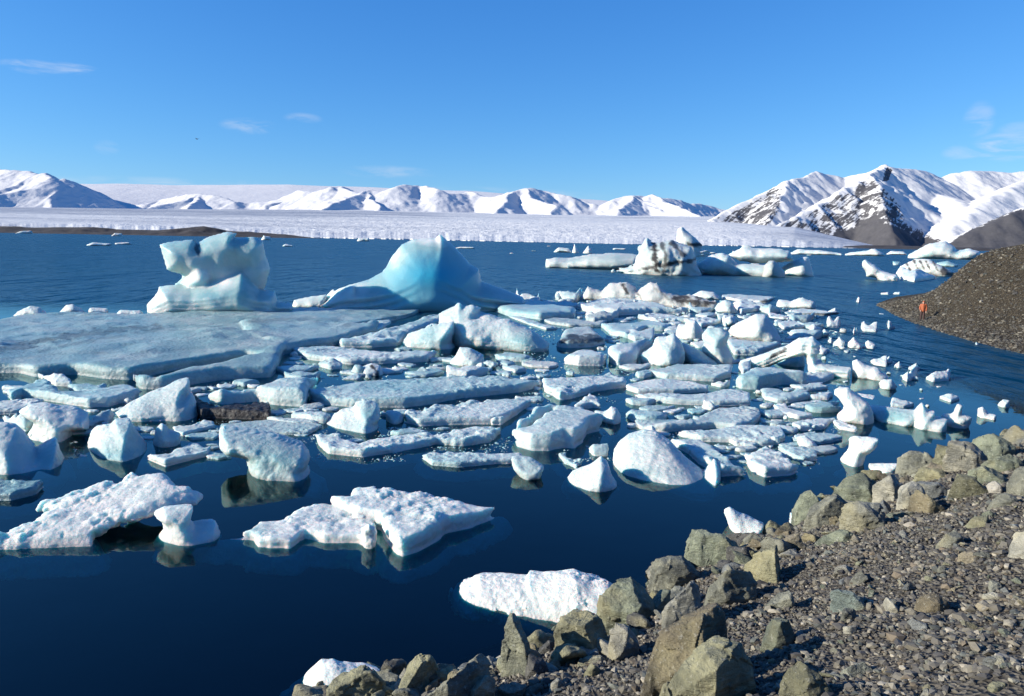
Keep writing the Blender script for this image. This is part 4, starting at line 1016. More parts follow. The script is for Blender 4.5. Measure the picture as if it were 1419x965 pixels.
ice("white hook shaped berg curling left with a low blue body behind", [
    Sp('d4', "608,642 640,623 690,623 740,658 802,698 832,760 834,828 740,814 628,789 632,770 660,740 668,704 640,668", zf=.05, T=.85, dv=-.2),
    Sp('d4', "800,730 900,725 1050,740 1082,750 1064,800 1012,834 830,830", T=.9, dv=.5),
    Sp('d4', "1036,795 1060,740 1095,703 1132,745 1168,750 1162,775 1234,790 1228,846 1060,841", T=.8, dv=.1)],
    name='iceberg', amp=.03, blue=.3, spots=[(1235, 577, 22, 12, .95), (1170, 560, 20, 24, .08)], res=1.2)
ice("ragged white rubble at the right tip of the hook shaped berg", Sp('d4', "1200,762 1250,770 1290,713 1318,718 1312,760 1368,780 1352,812 1342,840 1232,846", T=.5), name='ice_chunk', group=GR, amp=.14, lump=.4, blue=.15, dirt=.1)
for s, k, lb in (
    ("740,650 840,665 830,686 770,672", 'f', "thin pale ice strip behind the hook shaped berg's shoulder"),
    ("843,722 920,708 930,673 1000,688 1064,720 1000,732", 'f', "low white floe between the hook and the oval floating chunk"),
    ("1183,677 1220,656 1270,658 1308,685 1250,703", 'f', "oval grey white chunk floating alone right of the hook berg"),
    ("713,560 713,475 740,468 790,498 850,508 914,560 880,579 720,565", 's', "white wedge with a vertical left face in the channel"),
    ("803,477 850,463 910,483 902,508 830,497", 'f', "flat white chunk behind the vertical faced wedge"),
    ("890,487 895,462 915,448 934,470 928,490", 's', "tiny white ice spike behind the vertical faced wedge"),
    ("943,512 945,498 970,476 988,510 950,518", 's', "small white ice peak right of the tiny ice spike"),
    ("1012,518 1040,495 1088,520 1060,534", 'f', "small white chunk behind the striped floating lump, right of the ice peak"),
    ("858,602 880,573 930,573 958,610 920,635 870,630", 's', "round white lump in front of the vertical faced wedge"),
    ("973,568 1020,538 1078,538 1064,572 1010,590", 'f', "white ice lump right of the round white lump"),
    ("1105,572 1150,533 1210,528 1254,560 1244,584 1150,590", 'f', "striped white lump floating farthest right in the channel's chunk row"),
    ("608,395 610,375 645,343 674,370 664,398", 's', "white pointed chunk, left of three in a row past the pack's edge"),
    ("690,402 690,378 720,343 768,390 760,407 700,407", 's', "white pointed chunk, middle of three in a row past the pack's edge"),
    ("763,402 800,360 844,385 838,408 780,408", 's', "white pointed chunk, right of three in a row past the pack's edge"),
    ("683,302 720,288 752,310 720,333", 'f', "flat white chunk behind the three pointed chunks"),
    ("753,292 800,278 854,300 848,318 770,313", 'f', "white chunk with dark right side behind the three pointed chunks"),
    ("900,277 930,273 958,295 910,303", 'f', "small lone flat chunk in the channel toward the person"),
    ("568,272 610,253 654,275 640,293 580,293", 'f', "small white ice lump at the outer edge of the pack"),
    ("468,297 520,283 564,300 500,314", 'f', "low flat ice bit inside the outer edge of the pack"),
    ("533,333 560,298 594,320 560,345", 's', "little upright ice bit inside the outer edge of the pack"),
    ("580,362 600,345 612,372 590,378", 's', "tiny upright ice bit left of the three pointed chunks"),
    ("640,820 680,812 690,828 650,832", 'f', None),):
    if lb: ice(lb, (Fp if k == 'f' else Sp)('d4', s, **({'T': .5} if k == 's' else {})), name='ice_chunk', group=GR, amp=.10, lump=.3, blue=.18)
ice("ragged white floe with several peaks at the pack's far right corner", Sp('d4', "293,172 310,138 380,148 400,138 430,128 510,148 514,182 420,184 310,189", T=1.6), group=GF, amp=.14, lump=.5, blue=.2)
ice("long thin floe with dark underside at the pack's far right corner", Fp('d4', "368,207 440,185 520,195 580,203 654,215 560,229 400,219", dep=5), group=GF, amp=.1, blue=.25, lines=[(px('d4', "380,214 500,222 640,220"), 3, .8)])
ice("small wedge on the tip of the long thin dark based floe", Sp('d4', "568,215 585,200 622,183 642,212", T=.8), name='ice_chunk', group=GC, amp=.08, blue=.2)
ice("white floe with two humps behind the white pyramid", Fp('d4', "58,170 140,143 240,165 244,194 100,219", dep=6), group=GF, amp=.13, lump=.4, blue=.25)
ice("low white rubble strip just behind the white pyramid", Fp('d4', "248,212 310,218 384,240 350,249 260,239", dep=4), group=GC, name='ice_chunk', amp=.16, lump=.5, blue=.25)
ice("small white hump left of the white pyramid", Fp('d4', "-4,257 30,223 94,260 60,284 10,289", dep=3), name='ice_chunk', group=GC, amp=.08, blue=.2)
ice("grey rubble floe right of the white pyramid", Fp('d4', "300,278 400,248 450,278 540,268 480,294 330,304", dep=4), group=GF, amp=.16, lump=.6, blue=.35)
ice("shadowed rubble floe behind the leaning beam", Fp('d4', "330,364 420,318 522,340 400,356", dep=4), group=GF, amp=.14, lump=.5, blue=.4)
ice("flat snow dusted floe with dark edge behind the white cone", Fp('d4', "0,112 60,108 280,122 296,130 250,160 100,150 0,135", dep=9), group=GF, amp=.07, blue=.3, dirt=.1, lines=[(px('d4', "220,150 290,150"), 4, .9)])
# chunks of the calm water by the boulders
ice("bird shaped white chunk perched upright over the calm water by the boulders", Sp('d8', "553,398 600,345 598,303 640,291 738,298 722,332 682,362 668,402 652,438 580,424", zf=.05, T=.45, lean=.15), name='ice_chunk', amp=.05, blue=.15)
for s, lb in (("1197,205 1200,160 1225,148 1252,180 1292,185 1288,210 1215,200", "small white boot shaped chunk nearest the top of the boulder bank"),
              ("1293,150 1297,133 1320,113 1352,118 1352,154 1310,156", "small pointed white chunk farthest right in the calm channel")):
    ice(lb, Sp('d8', s, T=.4), name='ice_chunk', group=GR, amp=.09, blue=.1)
ice("slanted white chunk stranded beside the boulders, with raised rounded head", Sp('d8', "10,645 36,626 82,650 202,690 194,726 130,760 40,760 34,700", zf=.05, T=.42), name='ice_chunk', amp=.05, lump=.3, blue=.15)
ice("narrow white ice stub stuck behind the two tall boulders", Sp('d8', "318,715 320,648 346,646 348,715", T=.2), name='ice_chunk', amp=.05, blue=.1)
ice("white ice remnant wedged behind the boulder row by the bird shaped chunk", Sp('d8', "690,470 690,422 750,415 832,413 812,460", T=.4), name='ice_chunk', amp=.07, blue=.15)
ice("large snow white rough chunk grounded against the boulders, front centre", Sp('e2', "15,378 60,335 170,288 370,273 430,270 440,250 520,248 690,211 780,233 870,243 940,280 900,345 810,385 785,446 650,458 560,460 430,446 300,436 100,446", T=.5, lean=.45, R=.3), name='ice_chunk', amp=.075, freq=4.5, lump=.2, octv=5, blue=.02, rough=1.4, res=1.1)
ice("white ice chunk behind the boulders at the bottom edge", Sp('e1', "-20,960 100,828 200,743 270,720 340,726 420,726 565,726 560,800 545,960", T=.4, lean=.3), name='ice_chunk', amp=.04, lump=.4, blue=.05)
# ================= distant bergs
ice("flat grey tabular berg with a hollowed white left end, far out", [Sp('c3', "140,652 145,625 200,618 260,622 330,610 380,600 520,592 650,600 650,664 500,684 310,674 270,682 230,676 150,669", T=6, R=2.5, wob=.1)], name='iceberg', group=GD, amp=.05, blue=.35, dirt=.12, spots=[(766, 362, 12, 5, 0)], size=4)
ice("tall dirty streaked berg with a steep left horn, far out", [
    Sp('c3', "508,697 620,665 642,610 680,520 700,506 725,540 790,530 830,520 865,535 940,560 960,610 970,660 1000,716 800,714 630,704", T=6, R=3, wob=.3)], name='iceberg', group=GD, amp=.09, freq=3.4, lump=.3, blue=.30, dirt=.12, lines=[(px('c3', "735,545 745,690"), 6, 1.0), (px('c3', "775,540 800,610 790,690"), 4, .85), (px('c3', "650,690 780,665 960,630"), 4, .95), (px('c3', "830,535 900,610"), 5, .85)], size=4)
ice("white pointed berg with a brown right base, behind the dirty streaked berg", Sp('c3', "855,600 858,470 885,448 960,510 1004,555 985,575 1044,575 1004,602 940,614", T=5, dv=14), name='iceberg', group=GD, amp=.05, blue=.2, lines=[(px('c3', "920,545 1000,555"), 4, .95)], size=4)
ice("long low ice shelf with white mounds extending right from the dirty berg", [
    Sp('c3', "960,716 965,655 1050,600 1110,597 1145,605 1190,650 1419,660 1450,690 1450,722 1250,722", T=5),
    Sp('c3', "1135,605 1220,558 1300,568 1419,570 1480,580 1500,640 1300,655 1200,640", T=5, dv=5)], name='iceberg', group=GD, amp=.08, lump=.3, blue=.42, spots=[(1030, 350, 30, 8, .1), (990, 357, 14, 6, .1), (980, 376, 40, 5, .85)], size=4)
ice("dark striped lump of ice at the right end of the long low shelf", Sp('c4', "-20,725 0,655 40,632 70,650 98,700 98,727", T=4, dv=-4), name='iceberg', group=GD, amp=.12, lump=.4, blue=.2, dirt=.3, size=4)
ice("white triangular berg just right of the dark striped lump", Sp('c4', "78,680 150,640 215,613 242,615 268,715 100,724", T=3.5), name='iceberg', group=GD, amp=.04, blue=.25, size=4)
ice("small white ice rubble far behind the tabular berg", Sp('c3', "183,590 210,563 270,568 288,592", T=6), name='iceberg', group=GD, amp=.12, lump=.5, blue=.2)
ice("small white spire far behind the tabular berg", Sp('c3', "285,594 300,543 322,582 324,594", T=4), name='iceberg', group=GD, amp=.08, blue=.2)
ice("small white double pointed berg near the glacier front", Sp('c3', "343,597 375,553 386,565 396,568 398,597", T=4), name='iceberg', group=GD, amp=.08, blue=.2)
ice("thin white floe far off between the glacier and the dirty berg", Sp('c3', "508,577 512,567 580,569 584,577", T=6), group=GD, amp=.1, blue=.2)
ice("large white far berg below the snowy mountain at the right", [Sp('c4', "775,622 780,608 850,568 900,543 990,530 1042,560 1052,580 1120,570 1184,590 1164,618 1060,628 960,630 880,625", T=14, R=8)], name='iceberg', group=GD, amp=.06, blue=.25, spots=[(1285, 355, 10, 5, .9), (1325, 350, 10, 5, .7)], size=4)
ice("zebra striped black and white berg beyond the moraine hill's foot", Sp('c4', "713,712 740,668 820,628 900,628 962,660 1044,700 1022,722 900,720", T=5, wob=.4), name='iceberg', group=GD, amp=.10, lump=.2, blue=.05, dirt=.05, lines=[(px('c4', "%d,640 %d,690" % (a, a + 25)), 2.0, .9) for a in (770, 815, 850, 880, 920, 960)] + [(px('c4', "970,700 1030,712"), 5, .9)], size=4)
ice("white winged berg sloping down toward the zebra striped berg", Sp('c4', "528,640 550,630 602,660 642,690 724,720 724,747 640,742 610,712 555,708 553,680", T=3), name='iceberg', group=GD, amp=.08, blue=.15, size=3)
ice("flat white floe below the zebra striped berg", Fp('c4', "718,712 800,700 944,735 820,756 740,742", dep=9), group=GD, amp=.08, blue=.25)
ice("small teal ice block left of the zebra striped berg", Sp('c4', "700,668 700,640 742,645 744,668", T=4, dv=10), name='iceberg', group=GD, amp=.08, blue=.8)
ice("teal ice block row behind the zebra striped berg", Sp('c4', "938,665 940,648 1000,638 1058,660 1044,678 980,674", T=5, dv=12), name='iceberg', group=GD, amp=.1, blue=.8)
for k, (s, lb) in enumerate((("118,606 180,573 230,578 300,580 425,598 425,606", "long white far ice floe row left of the mountain's foot"), ("430,604 470,592 560,582 600,571 664,605 640,612", "peaked white far berg below the snowy pyramid peak"), ("660,604 690,584 760,588 790,606", "low white far berg left of the large far berg"))):
    ice(lb, Sp('c4', s, T=10), name='iceberg', group=GD, amp=.10, lump=.4, blue=.2, size=4)
for crop, s, lb in (('c1', "353,412 380,402 462,407 440,417 370,416", "white floe alone on the dark open water at far left"), ('c1', "470,411 472,404 530,401 545,409", "flat blue floe beside the lone far left white floe"),
                    ('c1', "60,366 85,356 130,354 135,366", "white ice lump along the dark moraine shore, leftmost"), ('c1', "455,376 470,364 500,366 505,377", "white ice lump on the moraine shore above the lone floe"),
                    ('c1', "1070,392 1080,374 1110,380 1112,393", "white ice lump before the glacier, right of the tall iceberg's top"), ('c2', "338,398 345,385 390,384 392,398", "white ice lump left of the turquoise iceberg's top"),
                    ('c1', "1155,418 1165,411 1200,414 1200,420", "small white floe on the water right of the tall iceberg"), ('c2', "740,426 760,420 820,421 825,428", "thin white floe right of the turquoise iceberg's summit"),
                    ('c3', "70,772 90,758 105,766 130,764 200,762 205,774", "small white ice row on open water between turquoise and tan bergs"), ('c2', "35,415 45,409 60,410 62,417", "tiny white ice bit on open water behind the tall iceberg"),
                    ('d4', "868,112 870,103 910,98 918,114", "small white floe before the flat floe of the zebra striped berg"), ('d4', "933,112 945,99 976,97 978,113", "small ice bit right of another below the zebra striped berg"),
                    ('d4', "733,156 738,140 745,124 757,130 760,156", "tiny white ice spike alone in the channel"), ('d4', "1383,384 1390,370 1402,378 1412,392 1395,394", "tiny white ice bit at the moraine hill's shoreline"),
                    ('d4', "858,222 862,214 886,217 888,224", "tiny flat ice crumb in the channel before the tiny spike")):
    ice(lb, Sp(crop, s, T=1.0 if crop in ('d4',) else 5), name='ice_chunk', group=GD, amp=.10, lump=.3, blue=.2)

def fill_floes():
    rg = random.Random(21)
    zones = [("low wet floe filling a gap of the dense pack right of the knobbed middle berg", "690,428 800,414 1000,418 1110,432 1135,470 1130,540 1060,560 900,560 860,500 760,450", 120, (20, 100)),
             ("low wet floe filling a gap of the pack above the crusty floe by the boulders", "880,540 1060,520 1140,545 1150,620 1110,655 1010,650 960,610 880,600", 48, (22, 90)),
             ("low wet floe in the slush between the long grey floe and the left chunks", "0,540 180,548 420,530 440,600 300,640 160,600 0,610", 40, (24, 90)),
             ("low wet floe around the very long blue grey floe in the middle", "400,470 560,480 760,490 760,600 560,625 430,610 400,520", 42, (24, 95))]
    for lb, poly, n, (a, b) in zones:
        P = px('P', poly); x0, y0 = P.min(0); x1, y1 = P.max(0); k = 0
        for _ in range(6000):
            if k >= n: break
            x = rg.uniform(x0, x1); y = y0 + (y1 - y0) * rg.random()
            if poly_sdf(np.array([[x, y]]), P)[0] < 0: continue
            sc = np.interp(y, [410, 640], [.55, 1.0])
            w_ = rg.uniform(a, b) * sc; h_ = w_ * rg.uniform(.16, .34)
            i0, i1, j0, j1 = int((y - h_) / 4), int(y / 4) + 1, int((x - w_ / 2) / 4), int((x + w_ / 2) / 4) + 1
            if i1 > 241 or j0 < 0 or OCC[i0:i1, j0:j1].mean() > 0.58: continue
            m = 12; pts = []
            ph = rg.uniform(-.3, .3)
            for q in range(m):
                t_ = 2 * math.pi * q / m; rr = rg.uniform(.72, 1.12)
                cx_, sy_ = .5 * w_ * rr * math.cos(t_), .5 * h_ * rr * math.sin(t_)
                pts.append((x + cx_, y - .5 * h_ + sy_ + ph * cx_ * .25))
            ice(lb, dict(poly=np.array(pts), a1=rg.uniform(.3, .6), round=rg.uniform(.2, .5)), group="low wet floes filling the pack", amp=.07, lump=.25, blue=rg.uniform(.15, .75), dirt=rg.choice([0, 0, 0, .08, .2]), seed=rg.randrange(900), res=1.6)
            k += 1
fill_floes()
# ================= brash: the crumbs and small bits between the named floes
def brash():
    rg = random.Random(5)
    zones = [("small ice crumb floating in the slush below the long grey floe's front", "20,536 180,548 320,545 430,520 460,500 520,520 430,535 300,600 120,600 0,600", 18, (7, 20)),
             ("small ice crumb among the floes right of the turquoise iceberg", "700,425 860,412 1000,420 1110,432 1140,470 1000,470 860,470 760,450", 46, (6, 20)),
             ("small ice crumb in the loose brash between pack edge and open channel", "1080,430 1150,440 1190,470 1175,500 1130,500 1080,470", 34, (5, 14)),
             ("small ice crumb among the flat floes behind the biggest front lump", "900,560 1060,545 1150,560 1140,620 1080,650 1000,600 900,580", 24, (6, 20)),
             ("small ice crumb around the knobbed middle berg and blue grey floe", "400,480 560,500 760,480 840,520 740,560 560,590 420,600 400,520", 26, (6, 18)),
             ("tiny ice crumb drifting in the right channel's chunk row", "1180,500 1300,505 1330,560 1345,585 1300,590 1180,540", 14, (4, 9)),
             ("tiny ice crumb far out near the glacier front", "340,336 760,341 1240,352 1240,358 700,352 340,345", 12, (4, 10)),
             ("small ice crumb near the ledge at the left edge", "20,600 130,640 280,640 300,600 200,600", 8, (6, 16))]
    for lb, poly, n, (a, b) in zones:
        P = px('P', poly); x0, y0 = P.min(0); x1, y1 = P.max(0)
        k = 0; tries = 0
        while k < n and tries < 4000:
            tries += 1
            x = rg.uniform(x0, x1); y = rg.uniform(y0, y1)
            if poly_sdf(np.array([[x, y]]), P)[0] < 0: continue
            w_ = rg.uniform(a, b) * (0.7 + 0.6 * rg.random() ** 2); h_ = w_ * (rg.uniform(.28, .75) if y > 400 else rg.uniform(.12, .3))
            m = 9
            pts = []
            for q in range(m):
                t_ = 2 * math.pi * q / m
                rr = rg.uniform(.72, 1.15)
                pts.append((x + .5 * w_ * rr * math.cos(t_), y - .5 * h_ - .5 * h_ * rr * math.sin(t_)))
            pts = np.array(pts)
            up = h_ / w_ > .5 or y < 400
            part = dict(poly=pts, kind='slab', T=.35 * w_ * float((on_z(x, y) - CAM) @ _F) / FPX) if up else dict(poly=pts)
            ice(lb, part, name='ice_chunk', group="small ice crumbs of the pack", amp=.12, lump=.3, blue=rg.uniform(.1, .6), dirt=rg.choice([0, 0, 0, .1, .25]), seed=rg.randrange(900), res=1.7)
            k += 1
brash()
# ------------------------------------------------------------------ boulders of the bank
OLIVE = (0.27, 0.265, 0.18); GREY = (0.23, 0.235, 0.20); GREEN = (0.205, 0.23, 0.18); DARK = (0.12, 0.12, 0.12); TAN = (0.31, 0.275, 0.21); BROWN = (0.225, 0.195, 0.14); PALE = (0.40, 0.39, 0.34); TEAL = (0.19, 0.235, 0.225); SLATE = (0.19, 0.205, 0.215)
def hull_planes(pts):
    bm = bmesh.new()
    for p in pts: bm.verts.new([float(q) for q in p])
    r = bmesh.ops.convex_hull(bm, input=bm.verts)
    N = []; D = []
    bm.normal_update()
    c = Vector(np.mean(pts, 0))
    for f in bm.faces:
        if f.calc_area() < 1e-7: continue
        n = f.normal.copy(); d = n.dot(f.verts[0].co)
        if n.dot(c) > d: n = -n; d = -d
        N.append(n[:]); D.append(d)
    bm.free()
    return np.array(N, F32), np.array(D, F32)
def hull_mesh(name, pts, vox, amp, seed, mat=None, soft=0.02, cuts=5):
    N, D = hull_planes(pts)
    rq = np.random.default_rng(seed * 7 + 3)                       # fresh fracture faces knock the corners off
    sz = float(np.ptp(pts, axis=0).max()); cn, cd = [], []
    for _ in range(cuts):
        n_ = rq.normal(size=3); n_[2] = abs(n_[2]) * .7; n_ /= np.linalg.norm(n_)
        sp = (np.asarray(pts) @ n_); cn.append(n_); cd.append(sp.max() - sz * rq.uniform(.05, .20))
    if cuts: N = np.concatenate([N, np.array(cn, F32)]); D = np.concatenate([D, np.array(cd, F32)])
    lo = np.min(pts, 0) - 3 * vox - amp; hi = np.max(pts, 0) + 3 * vox + amp
    ax, ay, az = (np.arange(lo[k], hi[k] + vox, vox, dtype=F32) for k in range(3))
    F = np.full((len(ax), len(ay), len(az)), 1e9, F32)
    for n, d in zip(N, D):
        g = d - (n[0] * ax[:, None, None] + n[1] * ay[None, :, None] + n[2] * az[None, None, :])
        F = smin(F, g, soft)
    m = np.abs(F) < 3 * amp + 2 * vox
    i, j, k = np.nonzero(m)
    C = np.stack([ax[i], ay[j], az[k]], 1)
    s = max(hi - lo)
    F[i, j, k] += amp * (0.9 * facet(C / s * 3.4 + seed * 1.7) + 0.5 * facet(C / s * 8.0 + seed) + 0.45 * fbm(C / s * 4.2 + seed * 2.13, 5, gain=.55) - 0.5 * np.abs(pnoise(C / s * np.array([5, 5, 9], F32) + seed)))
    V, Q = surface_nets(F, ax, ay, az)
    return V, Q

ROCK_N = 0
GB_ = "greenish grey boulders of the shore bank"
def rock(label, crop, s, tone=GREY, T=None, ridge=None, group=GB_, amp=None, jit=.06):
    global ROCK_N
    ROCK_N += 1
    rg = np.random.default_rng(ROCK_N * 31 + 5)
    poly = px(crop, s)
    cc_ = np.array([poly[:, 0].mean(), poly[:, 1].max()]); poly = cc_ + (poly - cc_) * (1.08 if group == GB_ else 1.03)
    yb = poly[:, 1].max(); xb = poly[poly[:, 1] > yb - 0.25 * np.ptp(poly[:, 1]), 0].mean()
    P0 = hit_ground(xb, yb)
    L = float((P0 - CAM) @ _F); mpp = L / FPX
    dv = (P0 - CAM) / np.linalg.norm(P0 - CAM)
    r = np.cross(dv, (0, 0, 1)); r /= np.linalg.norm(r); up = np.cross(r, dv)
    wh = np.ptp(poly, axis=0) * mpp
    T = T or 0.55 * min(wh) + 0.12 * max(wh)
    q = (poly - [xb, yb]) * mpp
    pts = [P0 + r * a - up * b + dv * rg.normal(0, jit) * T for a, b in q]
    cen = q.mean(0)
    rd = (px(crop, ridge)[0] - [xb, yb]) * mpp if ridge else cen + [0.14 * wh[0] * rg.uniform(-.6, 1.4), -0.05 * wh[1] * rg.uniform(0, 2)]
    order = rg.permutation(len(q))
    for a, b in q[order[:3]]:
        f = rg.uniform(.30, .75); z = rd + (np.array([a, b]) - rd) * f
        pts.append(P0 + r * z[0] - up * z[1] - dv * T * rg.uniform(.5, .9) * (1 - .45 * f))
    for a, b in q[order[-3:]]:
        f = rg.uniform(.6, .85); z = cen + (np.array([a, b]) - cen) * f
        pts.append(P0 + r * z[0] - up * z[1] + dv * T * rg.uniform(.6, 1.1))
    pts.append(P0 + r * rd[0] - up * rd[1] - dv * T * .75)
    low = [p for p in pts]
    for p in low[::2]:
        g = float(ground_z(p[0], p[1]))
        if g < p[2]: pts.append(np.array([p[0] * .97 + P0[0] * .03, p[1] * .97 + P0[1] * .03, max(g - .12, P0[2] - 0.5 * max(wh))]))
    pts = np.array(pts)
    c = np.array([pts[:, 0].mean(), pts[:, 1].mean(), float(ground_z(pts[:, 0].mean(), pts[:, 1].mean()))])
    vox = max(1.0 * 1.386 * mpp, float(np.ptp(pts, axis=0).max()) / 110)
    V, Q = hull_mesh('boulder', pts - c, vox, amp or 0.034 * min(max(wh), 1.0), ROCK_N, soft=0.003 * max(wh))
    me = mesh_from('boulder', V, Q, ROCK)
    o = link('boulder', me, c, label=label, cat='boulder', group=group)
    v = rg.uniform(.55, .88)
    o.color = (tone[0] * v, tone[1] * v, tone[2] * v, 1)
    return o
R_ = rock
R_("olive boulder cut by the bottom edge, before the bottom white ice chunk", 'e1', "235,870 262,800 310,750 365,715 425,760 500,750 570,840 630,909 610,970 250,970", OLIVE)
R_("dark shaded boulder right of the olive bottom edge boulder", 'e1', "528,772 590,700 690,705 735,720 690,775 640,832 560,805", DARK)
R_("blocky boulder with white marbled top near the bottom edge", 'e1', "680,780 740,715 800,688 910,712 935,745 845,830 830,875 760,925 700,895 676,822", OLIVE)
R_("bulky boulder with deep shadowed right side at the bottom edge", 'e1', "810,960 820,905 900,830 990,778 1070,720 1150,662 1232,700 1272,785 1145,865 1085,970", GREY, ridge="1000,800")
R_("small tan triangular boulder at the bottom edge", 'e1', "1075,970 1090,905 1150,838 1210,793 1267,788 1260,905 1205,970", TAN)
R_("tall pointed pale boulder standing like a tooth at the water's edge", 'e2', "215,640 243,540 263,440 295,420 370,480 432,600 442,700 424,795 330,805 258,750", (0.36, 0.37, 0.285), ridge="330,560", T=.35)
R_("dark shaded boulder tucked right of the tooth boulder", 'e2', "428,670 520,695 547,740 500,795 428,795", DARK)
R_("small pale boulder in front of the dark tucked boulder", 'e2', "440,830 520,808 560,850 500,895 350,895 380,860", GREY)
R_("broad boulder with a notched top, below the grounded white chunk", 'e2', "588,565 618,490 700,433 790,453 850,488 897,520 893,605 842,665 720,668 640,610", OLIVE, ridge="790,520")
R_("low pale flank boulder leaning on the broad notched boulder", 'e2', "528,705 580,640 680,588 722,620 722,685 620,725 545,740", OLIVE)
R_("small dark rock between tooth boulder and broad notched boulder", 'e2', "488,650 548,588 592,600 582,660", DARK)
R_("pale lime upright boulder right of the broad notched boulder", 'e2', "878,665 888,510 950,503 1042,560 1032,615 935,695 900,708", PALE)
R_("long low boulder overlapping the right end of the grounded white chunk", 'e2', "795,405 870,350 920,288 990,253 1060,273 1122,310 1085,420 1122,460 1060,505 940,505 800,475", GREEN, ridge="960,370")
R_("flat grey rock slab below the broad notched boulder", 'e2', "700,690 780,662 862,655 864,705 760,712", GREY)
R_("small upright rock in the gravel below the flat grey slab", 'e2', "748,770 790,698 832,720 805,778", OLIVE)
R_("little pale rock between bottom edge boulders and the gravel", 'e2', "548,838 600,793 645,830 604,858", PALE)
R_("small grey rock low at the foot of the tooth boulder", 'e2', "255,895 262,840 330,818 425,830 405,880 330,900", GREY)
R_("speckled granite boulder standing upright beside the big brown boulder", 'e3', "148,835 188,720 230,640 290,613 324,650 354,785 332,848 262,910 180,920", (0.42, 0.42, 0.38), ridge="300,720", T=.4)
R_("blocky boulder behind the speckled granite boulder", 'e3', "78,575 105,548 180,520 250,523 312,560 344,620 290,640 190,725 112,705", GREY)
R_("small grey boulder left of the speckled granite boulder", 'e3', "46,775 108,708 180,708 184,835 100,838 56,805", GREEN)
R_("large pyramid boulder at the crest above the water, centre right", 'e3', "286,495 308,400 420,378 490,398 564,482 500,535 420,565 330,545", GREEN, ridge="470,440")
R_("broad boulder with blue shadowed right half behind the gravel", 'e3', "346,655 460,600 500,563 590,558 644,650 642,705 560,745 520,782 400,728", GREY, ridge="480,640")
R_("squarish yellowish boulder right of the blue shaded boulder", 'e3', "598,540 650,498 740,447 802,468 824,530 774,615 700,645 640,655", OLIVE, ridge="770,540")
R_("low flat rock between the pyramid boulder and the yellowish boulder", 'e3', "456,560 560,488 620,458 664,480 600,545 500,575", GREY)
R_("large tan brown boulder with a diagonal crest, lower centre", 'P', "866,990 880,960 896,905 925,880 957,855 985,840 994,852 1002,885 992,918 950,948 930,990", BROWN, ridge="975,880")
R_("rough pale boulder lapping the large tan brown boulder at the bottom", 'P', "912,990 920,962 945,938 965,903 985,891 1020,886 1040,905 1037,938 1000,963 980,990", OLIVE)
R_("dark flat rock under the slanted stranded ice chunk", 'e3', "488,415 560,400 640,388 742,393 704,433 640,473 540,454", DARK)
R_("flat slab boulder right of the slanted stranded ice chunk", 'e3', "688,372 700,330 722,323 842,368 804,392 720,394", OLIVE)
R_("small triangular pale rock below the stranded ice chunk", 'e3', "626,474 690,393 734,430 704,465", PALE)
R_("angular boulder at the gravel's edge below the two tall boulders", 'e3', "796,445 900,393 952,438 974,484 850,475", TAN)
R_("tall rounded boulder with dark right face at the water's edge", 'e3', "856,275 878,200 950,157 1022,190 1014,243 945,305 880,335", GREEN, ridge="960,230")
R_("tall boulder leaning on the dark faced rounded boulder", 'e3', "876,345 940,300 1030,190 1070,172 1152,230 1154,305 1100,335 980,376 890,365", GREY, ridge="1070,260")
R_("smooth wedge boulder bordering the gravel below the leaning tall boulder", 'e3', "986,455 1040,370 1140,328 1213,380 1184,414 1040,465", GREEN)
R_("small rust brown rock between the leaning tall boulder and the wedge", 'e3', "1038,300 1080,288 1144,330 1080,345", BROWN)
R_("long boulder with whitish mineral top at the gravel's edge", 'e3', "1136,262 1200,228 1320,238 1349,300 1374,364 1230,374 1150,334", (0.34, 0.35, 0.32))
R_("wide boulder at the waterline, upper bank, cut by a dark crack", 'e4', "250,465 300,400 360,368 400,348 450,378 524,420 554,482 500,520 420,535 330,515", GREEN)
R_("small boulder behind the cracked wide boulder by the water", 'e4', "416,332 460,303 530,318 549,352 480,380", OLIVE)
R_("cream topped boulder right of the cracked wide boulder", 'e4', "486,382 560,338 644,343 644,404 622,475 570,505 538,462", PALE)
R_("broad hump boulder beside the ice remnant at the waterline", 'e4', "616,335 628,270 700,213 770,203 864,250 874,304 760,334", GREY)
R_("sharp faced boulder with bright left edge in the middle of the bank", 'e4', "626,550 636,400 680,373 742,400 769,430 714,505 690,545", PALE, ridge="660,420")
R_("square dark fronted boulder behind the brown boulder", 'e4', "736,382 780,368 900,373 929,420 904,486 830,465 770,434", SLATE)
R_("flat topped long boulder capping the square dark boulder", 'e4', "734,354 800,308 900,308 974,345 954,374 770,375", OLIVE)
R_("brown triangular boulder half sunk in gravel, upper bank", 'e4', "694,526 760,443 820,458 894,510 904,566 780,576", BROWN)
R_("craggy boulder with a dark hollow near the bank's top", 'e4', "860,275 873,178 920,178 1010,188 1064,240 1044,304 940,304", OLIVE)
R_("cream veined boulder behind the craggy hollow boulder", 'e4', "926,184 1000,148 1080,158 1154,230 1174,284 1100,304 1050,244", PALE)
R_("great dome boulder topping the bank at the upper right", 'e4', "1066,160 1130,118 1190,94 1304,150 1304,214 1170,264", GREEN, ridge="1240,150")
R_("grooved slab boulder leaning under the great dome boulder", 'e4', "1166,264 1270,198 1334,240 1394,290 1280,314 1210,304", GREEN)
R_("dark pitted boulder at the far upper right corner of the bank", 'e4', "1280,125 1300,78 1340,53 1420,80 1430,155 1330,150", SLATE)
R_("pale slab boulder with a shadow beneath, right of the square dark one", 'e4', "970,425 978,358 1080,358 1124,400 1196,474 1060,455", OLIVE)
R_("rounded boulder above the pale shadowed slab", 'e4', "1076,355 1160,298 1260,328 1314,390 1250,404 1150,384", GREEN)
